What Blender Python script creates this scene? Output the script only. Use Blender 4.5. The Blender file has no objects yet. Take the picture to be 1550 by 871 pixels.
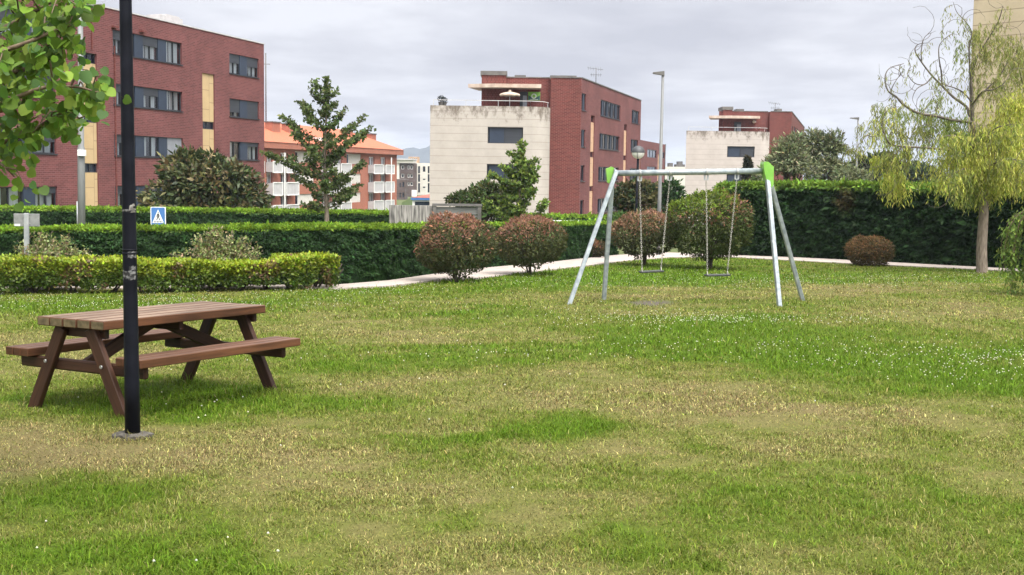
import bpy, math, random
import numpy as np
from mathutils import Vector, Matrix

random.seed(7)
RNG = np.random.default_rng(11)
scene = bpy.context.scene
COL = scene.collection

# ------------------------------------------------------------------ camera model
F, PW, PH = 1850.0, 1550.0, 871.0
CX, CY = 775.0, 435.5
PITCH = math.atan((435.5 - 264.0) / F)
ROLL = 0.014
EYE = 1.6
_f = Vector((0, math.cos(PITCH), -math.sin(PITCH)))
_r0 = Vector((1, 0, 0))
_u0 = Vector((0, math.sin(PITCH), math.cos(PITCH)))
_r = math.cos(ROLL) * _r0 + math.sin(ROLL) * _u0
_u = -math.sin(ROLL) * _r0 + math.cos(ROLL) * _u0


def ray(px, py):
    return _f * F + _r * (px - CX) - _u * (py - CY)


def at(px, py, Y):
    d = ray(px, py)
    t = Y / d.y
    return Vector((d.x * t, Y, EYE + d.z * t))


def gz(x, y):
    z = -0.03 * min(y, 150.0)
    if x < 0:
        z += 0.02 * max(x, -30)
    return z


def gz_np(x, y):
    return -0.03 * np.minimum(y, 150.0) + np.where(x < 0, 0.02 * np.maximum(x, -30), 0.0)


def gpt(px, py):
    d = ray(px, py)
    s = 0.02 if d.x < 0 else 0.0
    t = -EYE / (d.z + 0.03 * d.y - s * d.x)
    return Vector((d.x * t, d.y * t, EYE + d.z * t))


def project_np(x, y, z):
    dx, dy, dz = x, y, z - EYE
    a = dx * _r.x + dy * _r.y + dz * _r.z
    b = dx * _u.x + dy * _u.y + dz * _u.z
    c = dx * _f.x + dy * _f.y + dz * _f.z
    c = np.maximum(c, 0.05)
    return CX + F * a / c, CY - F * b / c


def horizon(px):
    return 264.0 + ROLL * (px - 775)


VP = ray(1280, horizon(1280))
VDIR = Vector((VP.x, VP.y, 0)).normalized()


class Plane:
    """a vertical wall plane: origin, unit direction along it, outward normal"""
    def __init__(s, p0, d):
        s.p0 = Vector((p0[0], p0[1], 0))
        s.d = Vector((d[0], d[1], 0)).normalized()
        n = Vector((s.d.y, -s.d.x, 0))
        if n.dot(s.p0) > 0:
            n = -n
        s.n = n

    def P(s, u, z, o=0.0):
        q = s.p0 + s.d * u + s.n * o
        return Vector((q.x, q.y, z))

    def px(s, px, py):
        d = ray(px, py)
        den = s.n.x * d.x + s.n.y * d.y
        t = (s.n.x * s.p0.x + s.n.y * s.p0.y) / den
        q = Vector((d.x * t, d.y * t, 0))
        return (q - s.p0).dot(s.d), EYE + d.z * t


# ------------------------------------------------------------------ object helpers
ORIGIN = {}


def empty(name, loc, label, cat, group=None):
    o = bpy.data.objects.new(name, None)
    COL.objects.link(o)
    o.location = loc
    o.empty_display_size = 0.2
    ORIGIN[o.name] = Vector(loc)
    o['label'] = label
    o['category'] = cat
    if group:
        o['group'] = group
    return o


def tag(o, label=None, cat=None, group=None, kind=None):
    if label: o['label'] = label
    if cat: o['category'] = cat
    if group: o['group'] = group
    if kind: o['kind'] = kind
    return o


def link_mesh(name, me, parent=None, loc=None):
    o = bpy.data.objects.new(name, me)
    COL.objects.link(o)
    if parent is not None:
        o.parent = parent
        ORIGIN[o.name] = ORIGIN[parent.name]
    else:
        ORIGIN[o.name] = Vector(loc) if loc is not None else Vector((0, 0, 0))
        o.location = ORIGIN[o.name]
    return o


def fastmesh(name, V, faces, mat, parent=None, loc=None, col=None, smooth=False, uv=None):
    """V (n,3); faces: list of (m,k) int arrays; col: (n,3) linear colours"""
    V = np.asarray(V, dtype=np.float32)
    org = ORIGIN[parent.name] if parent is not None else (Vector(loc) if loc is not None else Vector((0, 0, 0)))
    V = V - np.array(org, dtype=np.float32)
    me = bpy.data.meshes.new(name)
    me.vertices.add(len(V))
    me.vertices.foreach_set('co', V.ravel())
    loops = np.concatenate([f.ravel() for f in faces]).astype(np.int32)
    starts, p = [], 0
    for f in faces:
        starts.append(p + np.arange(len(f)) * f.shape[1])
        p += f.size
    starts = np.concatenate(starts).astype(np.int32)
    me.loops.add(len(loops))
    me.loops.foreach_set('vertex_index', loops)
    me.polygons.add(len(starts))
    me.polygons.foreach_set('loop_start', starts)
    if smooth:
        me.polygons.foreach_set('use_smooth', np.ones(len(starts), dtype=bool))
    me.update(calc_edges=True)
    if col is not None:
        a = me.color_attributes.new('Col', 'FLOAT_COLOR', 'POINT')
        c = np.ones((len(V), 4), dtype=np.float32)
        c[:, :3] = col
        a.data.foreach_set('color', c.ravel())
    for m in (mat if isinstance(mat, (list, tuple)) else [mat]):
        me.materials.append(m)
    return link_mesh(name, me, parent, loc)


class MB:
    """collects faces with uv and material slots, then builds ONE mesh object"""
    def __init__(s):
        s.v, s.f, s.uv, s.mi, s.sm = [], [], [], [], []
        s.uvo = (0.0, 0.0)

    def face(s, pts, uv=None, mi=0, smooth=False):
        i = len(s.v)
        s.v += [tuple(p) for p in pts]
        s.f.append(list(range(i, i + len(pts))))
        s.uv += [tuple(q) for q in (uv if uv else [(0, 0)] * len(pts))]
        s.mi.append(mi)
        s.sm.append(smooth)

    def box(s, c, ax, ay, az, mi=0, bev=0.0):
        """c centre, ax/ay/az half-extent vectors"""
        c, ax, ay, az = Vector(c), Vector(ax), Vector(ay), Vector(az)
        X, Y, Z = ax.length, ay.length, az.length
        def q(o, a, b, la, lb):
            uv = [(0, 0), (2 * la, 0), (2 * la, 2 * lb), (0, 2 * lb)]
            if lb > la: uv = [(v, u) for u, v in uv]        # grain runs along the longer side
            uv = [(u + s.uvo[0], v + s.uvo[1]) for u, v in uv]
            s.face([o - a - b, o + a - b, o + a + b, o - a + b], uv, mi)
        if ax.cross(ay).dot(az) < 0:
            ay = -ay
        if bev <= 0:
            q(c + az, ax, ay, X, Y); q(c - az, ay, ax, Y, X)
            q(c + ay, az, ax, Z, X); q(c - ay, ax, az, X, Z)
            q(c + ax, ay, az, Y, Z); q(c - ax, az, ay, Z, Y)
            return
        ex, ey, ez = ax.normalized() * bev, ay.normalized() * bev, az.normalized() * bev
        bx, by, bz = ax - ex, ay - ey, az - ez
        q(c + az, bx, by, X, Y); q(c - az, by, bx, Y, X)
        q(c + ay, bz, bx, Z, X); q(c - ay, bx, bz, X, Z)
        q(c + ax, by, bz, Y, Z); q(c - ax, bz, by, Z, Y)
        for (A, a, B, b, L) in ((ax, bx, ay, by, bz), (ay, by, az, bz, bx), (az, bz, ax, bx, by)):
            for sa in (1, -1):
                for sb in (1, -1):
                    p = [c + A * sa + b * sb - L, c + A * sa + b * sb + L, c + a * sa + B * sb + L, c + a * sa + B * sb - L]
                    n = (p[1] - p[0]).cross(p[2] - p[1])
                    if n.dot(A * sa + B * sb) < 0:
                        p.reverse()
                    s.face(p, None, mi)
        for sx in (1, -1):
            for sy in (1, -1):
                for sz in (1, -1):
                    p = [c + ax * sx + by * sy + bz * sz, c + bx * sx + ay * sy + bz * sz, c + bx * sx + by * sy + az * sz]
                    n = (p[1] - p[0]).cross(p[2] - p[1])
                    if n.dot(ax * sx + ay * sy + az * sz) < 0:
                        p.reverse()
                    s.face(p, None, mi)

    def abox(s, x0, x1, y0, y1, z0, z1, mi=0, bev=0.0):
        s.box(((x0 + x1) / 2, (y0 + y1) / 2, (z0 + z1) / 2), ((x1 - x0) / 2, 0, 0), (0, (y1 - y0) / 2, 0), (0, 0, (z1 - z0) / 2), mi, bev)

    def bar(s, a, b, w, h, up=(0, 0, 1), mi=0, bev=0.0):
        """rectangular bar from a to b, width w (sideways), h (along up)"""
        a, b = Vector(a), Vector(b)
        d = b - a
        t = d.normalized()
        side = t.cross(Vector(up))
        if side.length < 1e-5:
            side = t.cross(Vector((1, 0, 0)))
        side.normalize()
        upv = side.cross(t).normalized()
        s.box((a + b) / 2, d / 2, side * w / 2, upv * h / 2, mi, bev)

    def tube(s, pts, radii, n=8, caps=True, mi=0, smooth=True):
        pts = [Vector(p) for p in pts]
        if not hasattr(radii, '__len__'):
            radii = [radii] * len(pts)
        rings, prev = [], None
        for i, p in enumerate(pts):
            t = (pts[min(i + 1, len(pts) - 1)] - pts[max(i - 1, 0)])
            t = t.normalized() if t.length > 1e-9 else Vector((0, 0, 1))
            if prev is None:
                a = t.cross(Vector((0, 0, 1)))
                if a.length < 1e-3:
                    a = t.cross(Vector((1, 0, 0)))
            else:
                a = prev - t * prev.dot(t)
                if a.length < 1e-6:
                    a = t.orthogonal()
            a.normalize()
            prev = a
            b = t.cross(a)
            rings.append([p + (a * math.cos(2 * math.pi * k / n) + b * math.sin(2 * math.pi * k / n)) * radii[i] for k in range(n)])
        L = 0
        for i in range(len(rings) - 1):
            l2 = L + (pts[i + 1] - pts[i]).length
            for k in range(n):
                k2 = (k + 1) % n
                s.face([rings[i][k], rings[i][k2], rings[i + 1][k2], rings[i + 1][k]],
                       [(k / n, L), ((k + 1) / n, L), ((k + 1) / n, l2), (k / n, l2)], mi, smooth)
            L = l2
        if caps:
            s.face(list(reversed(rings[0])), None, mi)
            s.face(rings[-1], None, mi)

    def lathe(s, c, prof, n=24, mi=0, smooth=True):
        """prof: list of (radius, z) from bottom to top"""
        c = Vector(c)
        for i in range(len(prof) - 1):
            (r0, z0), (r1, z1) = prof[i], prof[i + 1]
            for k in range(n):
                a, b = 2 * math.pi * k / n, 2 * math.pi * (k + 1) / n
                P = lambda r, z, t: c + Vector((r * math.cos(t), r * math.sin(t), z))
                pts = [P(r0, z0, a), P(r0, z0, b), P(r1, z1, b), P(r1, z1, a)]
                if r0 < 1e-6: pts = [pts[0], pts[2], pts[3]]
                elif r1 < 1e-6: pts = pts[:3]
                s.face(pts, None, mi, smooth)

    def prism(s, poly, z0, z1, mi=0, top=True, bottom=False, skip=(), mi_top=None):
        """vertical prism on a plan polygon; uv in metres along the outline"""
        n = len(poly)
        ar = sum(poly[i][0] * poly[(i + 1) % n][1] - poly[(i + 1) % n][0] * poly[i][1] for i in range(n))
        if ar < 0:
            poly = list(reversed(poly))
        u = 0
        for i in range(n):
            a, b = poly[i], poly[(i + 1) % n]
            l = math.hypot(b[0] - a[0], b[1] - a[1])
            if i not in skip:
                s.face([(a[0], a[1], z0), (b[0], b[1], z0), (b[0], b[1], z1), (a[0], a[1], z1)],
                       [(u, z0), (u + l, z0), (u + l, z1), (u, z1)], mi)
            u += l
        mt = mi if mi_top is None else mi_top
        if top: s.face([(p[0], p[1], z1) for p in poly], [(p[0], p[1]) for p in poly], mt)
        if bottom: s.face([(p[0], p[1], z0) for p in reversed(poly)], None, mt)

    def facade(s, pl, u0, u1, z0, z1, holes, depth=0.2, mi=0):
        """wall rectangle on a plane with rectangular openings and their reveals"""
        us = sorted({u0, u1} | {h[0] for h in holes} | {h[1] for h in holes})
        zs = sorted({z0, z1} | {h[2] for h in holes} | {h[3] for h in holes})
        us = [u for u in us if u0 - 1e-6 <= u <= u1 + 1e-6]
        zs = [z for z in zs if z0 - 1e-6 <= z <= z1 + 1e-6]
        flip = pl.d.cross(Vector((0, 0, 1))).dot(pl.n) < 0
        def q(pts, uv):
            if flip:
                pts, uv = list(reversed(pts)), list(reversed(uv))
            s.face(pts, uv, mi)
        for i in range(len(us) - 1):
            for j in range(len(zs) - 1):
                a, b, c, d = us[i], us[i + 1], zs[j], zs[j + 1]
                um, zm = (a + b) / 2, (c + d) / 2
                if any(h[0] < um < h[1] and h[2] < zm < h[3] for h in holes):
                    continue
                q([pl.P(a, c), pl.P(b, c), pl.P(b, d), pl.P(a, d)], [(a, c), (b, c), (b, d), (a, d)])
        for (a, b, c, d) in holes:
            for (p, r) in (((a, c), (b, c)), ((b, c), (b, d)), ((b, d), (a, d)), ((a, d), (a, c))):
                q([pl.P(*r), pl.P(*p), pl.P(*p, -depth), pl.P(*r, -depth)], [(0, 0), (1, 0), (1, depth), (0, depth)])

    def build(s, name, mat, parent=None, loc=None, merge=False):
        org = ORIGIN[parent.name] if parent is not None else (Vector(loc) if loc is not None else Vector((0, 0, 0)))
        me = bpy.data.meshes.new(name)
        me.from_pydata([(v[0] - org.x, v[1] - org.y, v[2] - org.z) for v in s.v], [], s.f)
        uvl = me.uv_layers.new(name='UVMap')
        uvl.data.foreach_set('uv', np.array(s.uv, dtype=np.float32).ravel())
        me.polygons.foreach_set('material_index', np.array(s.mi, dtype=np.int32))
        me.polygons.foreach_set('use_smooth', np.array(s.sm, dtype=bool))
        for m in (mat if isinstance(mat, (list, tuple)) else [mat]):
            me.materials.append(m)
        if any(s.sm):
            import bmesh
            bm = bmesh.new(); bm.from_mesh(me)
            bmesh.ops.remove_doubles(bm, verts=bm.verts, dist=1e-5)
            bm.to_mesh(me); bm.free()
        me.update()
        return link_mesh(name, me, parent, loc)


def catmull(pts, k=6):
    pts = [Vector(p) for p in pts]
    if len(pts) < 3:
        return pts
    P = [pts[0] * 2 - pts[1]] + pts + [pts[-1] * 2 - pts[-2]]
    out = []
    for i in range(1, len(P) - 2):
        a, b, c, d = P[i - 1], P[i], P[i + 1], P[i + 2]
        for j in range(k):
            t = j / k
            out.append(0.5 * ((2 * b) + (c - a) * t + (2 * a - 5 * b + 4 * c - d) * t * t + (3 * b - a - 3 * c + d) * t ** 3))
    out.append(pts[-1])
    return out


# ------------------------------------------------------------------ noise for real colour patches
def vnoise(x, y, scale, seed=0):
    x = np.asarray(x, dtype=np.float64) / scale + 1000.3 + seed * 17.7
    y = np.asarray(y, dtype=np.float64) / scale + 1000.7 + seed * 9.1
    xi, yi = np.floor(x).astype(np.int64), np.floor(y).astype(np.int64)
    fx, fy = x - xi, y - yi
    fx, fy = fx * fx * (3 - 2 * fx), fy * fy * (3 - 2 * fy)
    def h(a, b):
        n = (a * 374761393 + b * 668265263 + seed * 974711) & 0x7fffffff
        n = ((n ^ (n >> 13)) * 1274126177) & 0x7fffffff
        return ((n ^ (n >> 16)) & 0xffff) / 65535.0
    return (h(xi, yi) * (1 - fx) + h(xi + 1, yi) * fx) * (1 - fy) + (h(xi, yi + 1) * (1 - fx) + h(xi + 1, yi + 1) * fx) * fy


# ------------------------------------------------------------------ materials
def mat(name):
    m = bpy.data.materials.new(name)
    m.use_nodes = True
    nt = m.node_tree
    return m, nt, nt.nodes['Principled BSDF']


def N(nt, typ, **kw):
    n = nt.nodes.new(typ)
    for k, v in kw.items():
        if k.startswith('_'):
            setattr(n, k[1:], v)
        else:
            n.inputs[k.replace('__', ' ')].default_value = v
    return n


def L(nt, a, b):
    nt.links.new(a, b)


def ramp(nt, fac, stops):
    r = nt.nodes.new('ShaderNodeValToRGB')
    e = r.color_ramp.elements
    while len(e) > 1:
        e.remove(e[-1])
    e[0].position, e[0].color = stops[0][0], (*stops[0][1], 1)
    for p, c in stops[1:]:
        x = e.new(p); x.color = (*c, 1)
    L(nt, fac, r.inputs['Fac'])
    return r.outputs['Color']


def noise_mat(name, c1, c2, scale=4.0, rough=0.7, metal=0.0, stretch=None, bump=0.0, detail=4.0, coord='Object', lo=.3, hi=.7, spec=None):
    m, nt, b = mat(name)
    tc = N(nt, 'ShaderNodeTexCoord')
    mp = N(nt, 'ShaderNodeMapping')
    if stretch: mp.inputs['Scale'].default_value = stretch
    L(nt, tc.outputs[coord], mp.inputs['Vector'])
    no = N(nt, 'ShaderNodeTexNoise', Scale=scale, Detail=detail)
    L(nt, mp.outputs['Vector'], no.inputs['Vector'])
    L(nt, ramp(nt, no.outputs['Fac'], [(lo, c1), (hi, c2)]), b.inputs['Base Color'])
    b.inputs['Roughness'].default_value = rough
    b.inputs['Metallic'].default_value = metal
    if spec is not None:
        b.inputs['Specular IOR Level'].default_value = spec
    if bump:
        bp = N(nt, 'ShaderNodeBump', Strength=bump, Distance=0.02)
        L(nt, no.outputs['Fac'], bp.inputs['Height'])
        L(nt, bp.outputs['Normal'], b.inputs['Normal'])
    return m


def flat_mat(name, c, rough=0.6, metal=0.0, spec=0.5):
    v = [max(0, x * 0.88) for x in c]
    return noise_mat(name, v, [x * 1.1 for x in c], scale=3.0, rough=rough, metal=metal, spec=spec)


def brick_mat(name, c1, c2, mortar, bw=.26, rh=.076, ms=.012, stain=(.75, 1.15), rough=.85, stain_scale=.35):
    m, nt, b = mat(name)
    uv = N(nt, 'ShaderNodeUVMap', _uv_map='UVMap')
    br = N(nt, 'ShaderNodeTexBrick', Color1=(*c1, 1), Color2=(*c2, 1), Mortar=(*mortar, 1), Scale=1.0)
    br.inputs['Mortar Size'].default_value = ms
    br.inputs['Brick Width'].default_value = bw
    br.inputs['Row Height'].default_value = rh
    br.inputs['Mortar Smooth'].default_value = .2
    L(nt, uv.outputs[0], br.inputs['Vector'])
    no = N(nt, 'ShaderNodeTexNoise', Scale=stain_scale, Detail=6.0, Roughness=.65)
    L(nt, uv.outputs[0], no.inputs['Vector'])
    mr = N(nt, 'ShaderNodeMapRange')
    mr.inputs['From Min'].default_value, mr.inputs['From Max'].default_value = .3, .7
    mr.inputs['To Min'].default_value, mr.inputs['To Max'].default_value = stain
    L(nt, no.outputs['Fac'], mr.inputs['Value'])
    mx = N(nt, 'ShaderNodeMix', _data_type='RGBA', _blend_type='MULTIPLY')
    mx.inputs[0].default_value = 1.0
    L(nt, br.outputs['Color'], mx.inputs[6]); L(nt, mr.outputs[0], mx.inputs[7])
    L(nt, mx.outputs[2], b.inputs['Base Color'])
    b.inputs['Roughness'].default_value = rough
    b.inputs['Specular IOR Level'].default_value = .25
    return m


def stone_mat(name, c1, c2, joint, bw, rh, ms, stain_z=None):
    """large stone slabs; stain_z=(z0,z1): weather streaks that run down from a parapet"""
    m, nt, b = mat(name)
    uv = N(nt, 'ShaderNodeUVMap', _uv_map='UVMap')
    br = N(nt, 'ShaderNodeTexBrick', Color1=(*c1, 1), Color2=(*c2, 1), Mortar=(*joint, 1), Scale=1.0)
    br.inputs['Mortar Size'].default_value = ms
    br.inputs['Brick Width'].default_value = bw
    br.inputs['Row Height'].default_value = rh
    br.inputs['Mortar Smooth'].default_value = .3
    br.offset = .37
    L(nt, uv.outputs[0], br.inputs['Vector'])
    no = N(nt, 'ShaderNodeTexNoise', Scale=.8, Detail=6.0, Roughness=.7)
    L(nt, uv.outputs[0], no.inputs['Vector'])
    col = br.outputs['Color']
    mx = N(nt, 'ShaderNodeMix', _data_type='RGBA', _blend_type='MULTIPLY')
    mx.inputs[0].default_value = 1.0
    L(nt, col, mx.inputs[6]); L(nt, ramp(nt, no.outputs['Fac'], [(.3, (.86, .84, .82)), (.7, (1.04, 1.03, 1.02))]), mx.inputs[7])
    col = mx.outputs[2]
    if stain_z:
        sp = N(nt, 'ShaderNodeSeparateXYZ')
        L(nt, uv.outputs[0], sp.inputs[0])
        mr = N(nt, 'ShaderNodeMapRange')
        mr.inputs['From Min'].default_value, mr.inputs['From Max'].default_value = stain_z
        L(nt, sp.outputs['Y'], mr.inputs['Value'])
        mp = N(nt, 'ShaderNodeMapping'); mp.inputs['Scale'].default_value = (1.6, .7, 1)
        L(nt, uv.outputs[0], mp.inputs['Vector'])
        n2 = N(nt, 'ShaderNodeTexNoise', Scale=1.0, Detail=8.0, Roughness=.75)
        L(nt, mp.outputs[0], n2.inputs['Vector'])
        ad = N(nt, 'ShaderNodeMath', _operation='MULTIPLY_ADD')
        L(nt, mr.outputs[0], ad.inputs[0]); ad.inputs[1].default_value = .3
        L(nt, n2.outputs['Fac'], ad.inputs[2])
        k = ramp(nt, ad.outputs[0], [(.66, (0, 0, 0)), (.82, (1, 1, 1))])
        m2 = N(nt, 'ShaderNodeMix', _data_type='RGBA')
        L(nt, k, m2.inputs[0])
        L(nt, col, m2.inputs[6]); m2.inputs[7].default_value = (.17, .14, .115, 1)
        col = m2.outputs[2]
    L(nt, col, b.inputs['Base Color'])
    b.inputs['Roughness'].default_value = .85
    b.inputs['Specular IOR Level'].default_value = .2
    return m


def leaf_mat(name, trans=.3, rough=.5, spec=.35):
    """leaf colour comes from the mesh attribute Col (each leaf its own tint)"""
    m, nt, b = mat(name)
    at_ = N(nt, 'ShaderNodeAttribute', _attribute_name='Col')
    L(nt, at_.outputs['Color'], b.inputs['Base Color'])
    b.inputs['Roughness'].default_value = rough
    b.inputs['Specular IOR Level'].default_value = spec
    tr = N(nt, 'ShaderNodeBsdfTranslucent')
    L(nt, at_.outputs['Color'], tr.inputs['Color'])
    mx = N(nt, 'ShaderNodeMixShader', Fac=trans)
    L(nt, b.outputs[0], mx.inputs[1]); L(nt, tr.outputs[0], mx.inputs[2])
    L(nt, mx.outputs[0], nt.nodes['Material Output'].inputs['Surface'])
    return m


def glass_mat(name, tint=(.75, .8, .85), refl=.12):
    m, nt, b = mat(name)
    tr = N(nt, 'ShaderNodeBsdfTransparent'); tr.inputs[0].default_value = (*tint, 1)
    gl = N(nt, 'ShaderNodeBsdfGlossy', Roughness=.02)
    lw = N(nt, 'ShaderNodeLayerWeight', Blend=.25)
    mr = N(nt, 'ShaderNodeMath', _operation='MULTIPLY_ADD')
    L(nt, lw.outputs['Fresnel'], mr.inputs[0]); mr.inputs[1].default_value = .7; mr.inputs[2].default_value = refl
    mx = N(nt, 'ShaderNodeMixShader')
    L(nt, mr.outputs[0], mx.inputs[0]); L(nt, tr.outputs[0], mx.inputs[1]); L(nt, gl.outputs[0], mx.inputs[2])
    L(nt, mx.outputs[0], nt.nodes['Material Output'].inputs['Surface'])
    return m


def wood_mat(name, c1, c2, end=None):
    """stained boards: grain along the local long direction (uv x)"""
    m, nt, b = mat(name)
    uv = N(nt, 'ShaderNodeUVMap', _uv_map='UVMap')
    oi = N(nt, 'ShaderNodeTexCoord')
    mp = N(nt, 'ShaderNodeMapping'); mp.inputs['Scale'].default_value = (2.2, 38, 1)
    L(nt, uv.outputs[0], mp.inputs['Vector'])
    no = N(nt, 'ShaderNodeTexNoise', Scale=1.0, Detail=5.0, Roughness=.6)
    L(nt, mp.outputs[0], no.inputs['Vector'])
    m2_ = N(nt, 'ShaderNodeMapping'); m2_.inputs['Scale'].default_value = (1.1, 3.5, 1)
    L(nt, uv.outputs[0], m2_.inputs['Vector'])
    n2 = N(nt, 'ShaderNodeTexNoise', Scale=1.0, Detail=4.0)
    L(nt, m2_.outputs[0], n2.inputs['Vector'])
    ad = N(nt, 'ShaderNodeMath', _operation='MULTIPLY_ADD')
    L(nt, no.outputs['Fac'], ad.inputs[0]); ad.inputs[1].default_value = .5
    ml = N(nt, 'ShaderNodeMath', _operation='MULTIPLY'); L(nt, n2.outputs['Fac'], ml.inputs[0]); ml.inputs[1].default_value = .5
    L(nt, ml.outputs[0], ad.inputs[2])
    L(nt, ramp(nt, ad.outputs[0], [(.38, c1), (.62, c2)]), b.inputs['Base Color'])
    b.inputs['Roughness'].default_value = .55
    b.inputs['Specular IOR Level'].default_value = .25
    bp = N(nt, 'ShaderNodeBump', Strength=.35, Distance=.004)
    L(nt, no.outputs['Fac'], bp.inputs['Height']); L(nt, bp.outputs['Normal'], b.inputs['Normal'])
    return m


# ------------------------------------------------------------------ leaves
T_DIAMOND = (np.array([(0, 0, 0), (.42, .5, .05), (1, 0, 0), (.42, -.5, .05)]), [np.array([[0, 1, 2, 3]])])
T_FOLD = (np.array([(0, 0, 0), (.3, .42, .1), (.7, .36, .1), (1, 0, -.05), (.7, -.36, .1), (.3, -.42, .1)]),
          [np.array([[0, 3, 2, 1], [0, 5, 4, 3]])])
T_ROUND = (np.array([(0, 0, 0), (.55, 0, -.04), (1.02, 0, -.1), (-.06, .24, .05), (.18, .47, .09), (.5, .52, .08), (.82, .33, 0),
                     (-.06, -.24, .05), (.18, -.47, .09), (.5, -.52, .08), (.82, -.33, 0)]),
           [np.array([[0, 1, 5, 4], [1, 2, 6, 5], [0, 8, 9, 1], [1, 9, 10, 2]]), np.array([[0, 4, 3], [0, 7, 8]])])
T_TRI = (np.array([(0, .5, 0), (0, -.5, 0), (1, 0, 0)]), [np.array([[0, 1, 2]])])


def unit(v):
    return v / np.maximum(np.linalg.norm(v, axis=1, keepdims=True), 1e-9)


def rand_unit(n):
    return unit(RNG.normal(size=(n, 3)))


def leaf_arrays(C, A, Nn, S, col, tmpl=T_DIAMOND, w=.6):
    """returns V, faces, colours for leaves at C with axis A, facing Nn, size S"""
    A = unit(A)
    Nn = unit(Nn - A * np.sum(Nn * A, axis=1, keepdims=True) + 1e-6)
    B = np.cross(Nn, A)
    T, F_ = tmpl
    n, k = len(C), len(T)
    S = np.broadcast_to(np.asarray(S, dtype=np.float64), (n,))[:, None, None]
    V = C[:, None, :] + S * (T[None, :, 0:1] * A[:, None, :] + T[None, :, 1:2] * w * B[:, None, :] + T[None, :, 2:3] * Nn[:, None, :])
    faces = [(f[None] + (np.arange(n) * k)[:, None, None]).reshape(-1, f.shape[1]) for f in F_]
    return V.reshape(-1, 3), faces, np.repeat(col, k, axis=0)


class Leaves:
    def __init__(s):
        s.V, s.F, s.C, s.n = [], {}, [], 0

    def add(s, arr):
        V, faces, col = arr
        for f in faces:
            s.F.setdefault(f.shape[1], []).append(f + s.n)
        s.V.append(V); s.C.append(col); s.n += len(V)

    def raw(s, V, faces, col):
        s.add((np.asarray(V, float), [np.asarray(f) for f in faces], np.asarray(col, float)))

    def build(s, name, m, parent=None, loc=None, smooth=False):
        return fastmesh(name, np.concatenate(s.V), [np.concatenate(v) for v in s.F.values()], m, parent, loc, np.concatenate(s.C), smooth)


def tint(base, n, var=.25, hue=.1):
    """n leaf colours round a base colour"""
    base = np.asarray(base, float)
    if base.ndim == 1:
        base = np.tile(base, (n, 1))
    k = np.exp(RNG.normal(0, var, (n, 1)))
    h = np.exp(RNG.normal(0, hue, (n, 3)))
    return np.clip(base * k * h, .003, .9)
# ------------------------------------------------------------------ shared materials
M = {}
M['brick_side'] = brick_mat('rose_brick', (.160, .052, .050), (.108, .035, .035), (.215, .11, .105), bw=.36, rh=.10, ms=.010, stain=(.80, 1.22))
M['brick_front'] = brick_mat('red_brick', (.148, .035, .030), (.098, .023, .020), (.25, .13, .11), bw=.36, rh=.11, ms=.010, stain=(.85, 1.12))
M['brick_orange'] = brick_mat('orange_brick', (.40, .125, .075), (.33, .10, .06), (.36, .2, .15), stain=(.85, 1.1))
M['brick_brown'] = brick_mat('brown_brick', (.10, .07, .065), (.08, .055, .05), (.14, .11, .1))
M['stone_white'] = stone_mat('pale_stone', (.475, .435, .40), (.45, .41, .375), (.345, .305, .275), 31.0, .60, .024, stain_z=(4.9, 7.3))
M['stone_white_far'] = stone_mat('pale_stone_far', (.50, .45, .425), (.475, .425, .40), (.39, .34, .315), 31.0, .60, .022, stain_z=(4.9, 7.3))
M['stone_beige'] = stone_mat('beige_stone', (.62, .52, .37), (.56, .46, .325), (.38, .31, .22), 41.0, .62, .028)
M['panel_beige'] = stone_mat('beige_panel', (.52, .385, .22), (.495, .365, .205), (.36, .26, .15), 1.25, 1.02, .03)
M['panel_pink'] = stone_mat('pink_panel', (.58, .38, .25), (.55, .36, .235), (.4, .26, .18), 1.2, 1.0, .03)
M['navy'] = flat_mat('navy_panel', (.021, .033, .060), .5)
M['frame_dark'] = flat_mat('dark_window_frame', (.022, .024, .03), .4)
M['frame_white'] = flat_mat('white_frame', (.68, .66, .63), .5)
M['shutter'] = noise_mat('grey_roller_shutter', (.024, .027, .036), (.038, .042, .053), 1, .5, stretch=(.2, .2, 30))
M['shutter_light'] = flat_mat('pale_roller_shutter', (.22, .23, .26), .5)
M['shutter_white'] = flat_mat('white_roller_shutter', (.60, .57, .53), .5)
M['curtain'] = noise_mat('pale_curtain', (.62, .62, .60), (.85, .85, .83), 4, .9, stretch=(6, 6, .05))
M['interior'] = flat_mat('dark_interior', (.012, .013, .016), .9)
M['glass'] = glass_mat('window_glass')
M['glass_dark'] = noise_mat('dark_window_glass', (.008, .013, .022), (.018, .026, .04), 1.2, .08, spec=.4)
M['roof_tile'] = noise_mat('orange_roof_tiles', (.34, .098, .045), (.43, .13, .065), 2.5, .8, stretch=(1, 1, 1), detail=8)
M['roof_grey'] = noise_mat('grey_roofing', (.22, .21, .2), (.32, .3, .28), 1.5, .9)
M['coping'] = flat_mat('metal_coping', (.50, .48, .48), .4)
M['aerial'] = flat_mat('grey_aerial', (.12, .12, .125), .5)
M['cap_dark'] = noise_mat('dark_metal_cap', (.09, .085, .08), (.15, .14, .13), 2, .6)
M['canopy'] = noise_mat('stained_concrete', (.36, .25, .19), (.62, .52, .44), 1.6, .85)
M['white_paint'] = noise_mat('white_render', (.70, .70, .68), (.80, .80, .79), 2, .8)
M['cream_render'] = noise_mat('cream_render', (.55, .52, .46), (.64, .61, .55), 1, .85)
M['balcony_white'] = noise_mat('balcony_panel', (.42, .41, .42), (.50, .49, .50), 2, .6)
M['galv'] = noise_mat('galvanised_steel', (.21, .245, .27), (.41, .45, .47), 11, .48, metal=.3, detail=8)
M['galv_dull'] = noise_mat('dull_galvanised_steel', (.30, .32, .33), (.46, .47, .47), 6, .55, metal=.4, detail=8)
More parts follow.
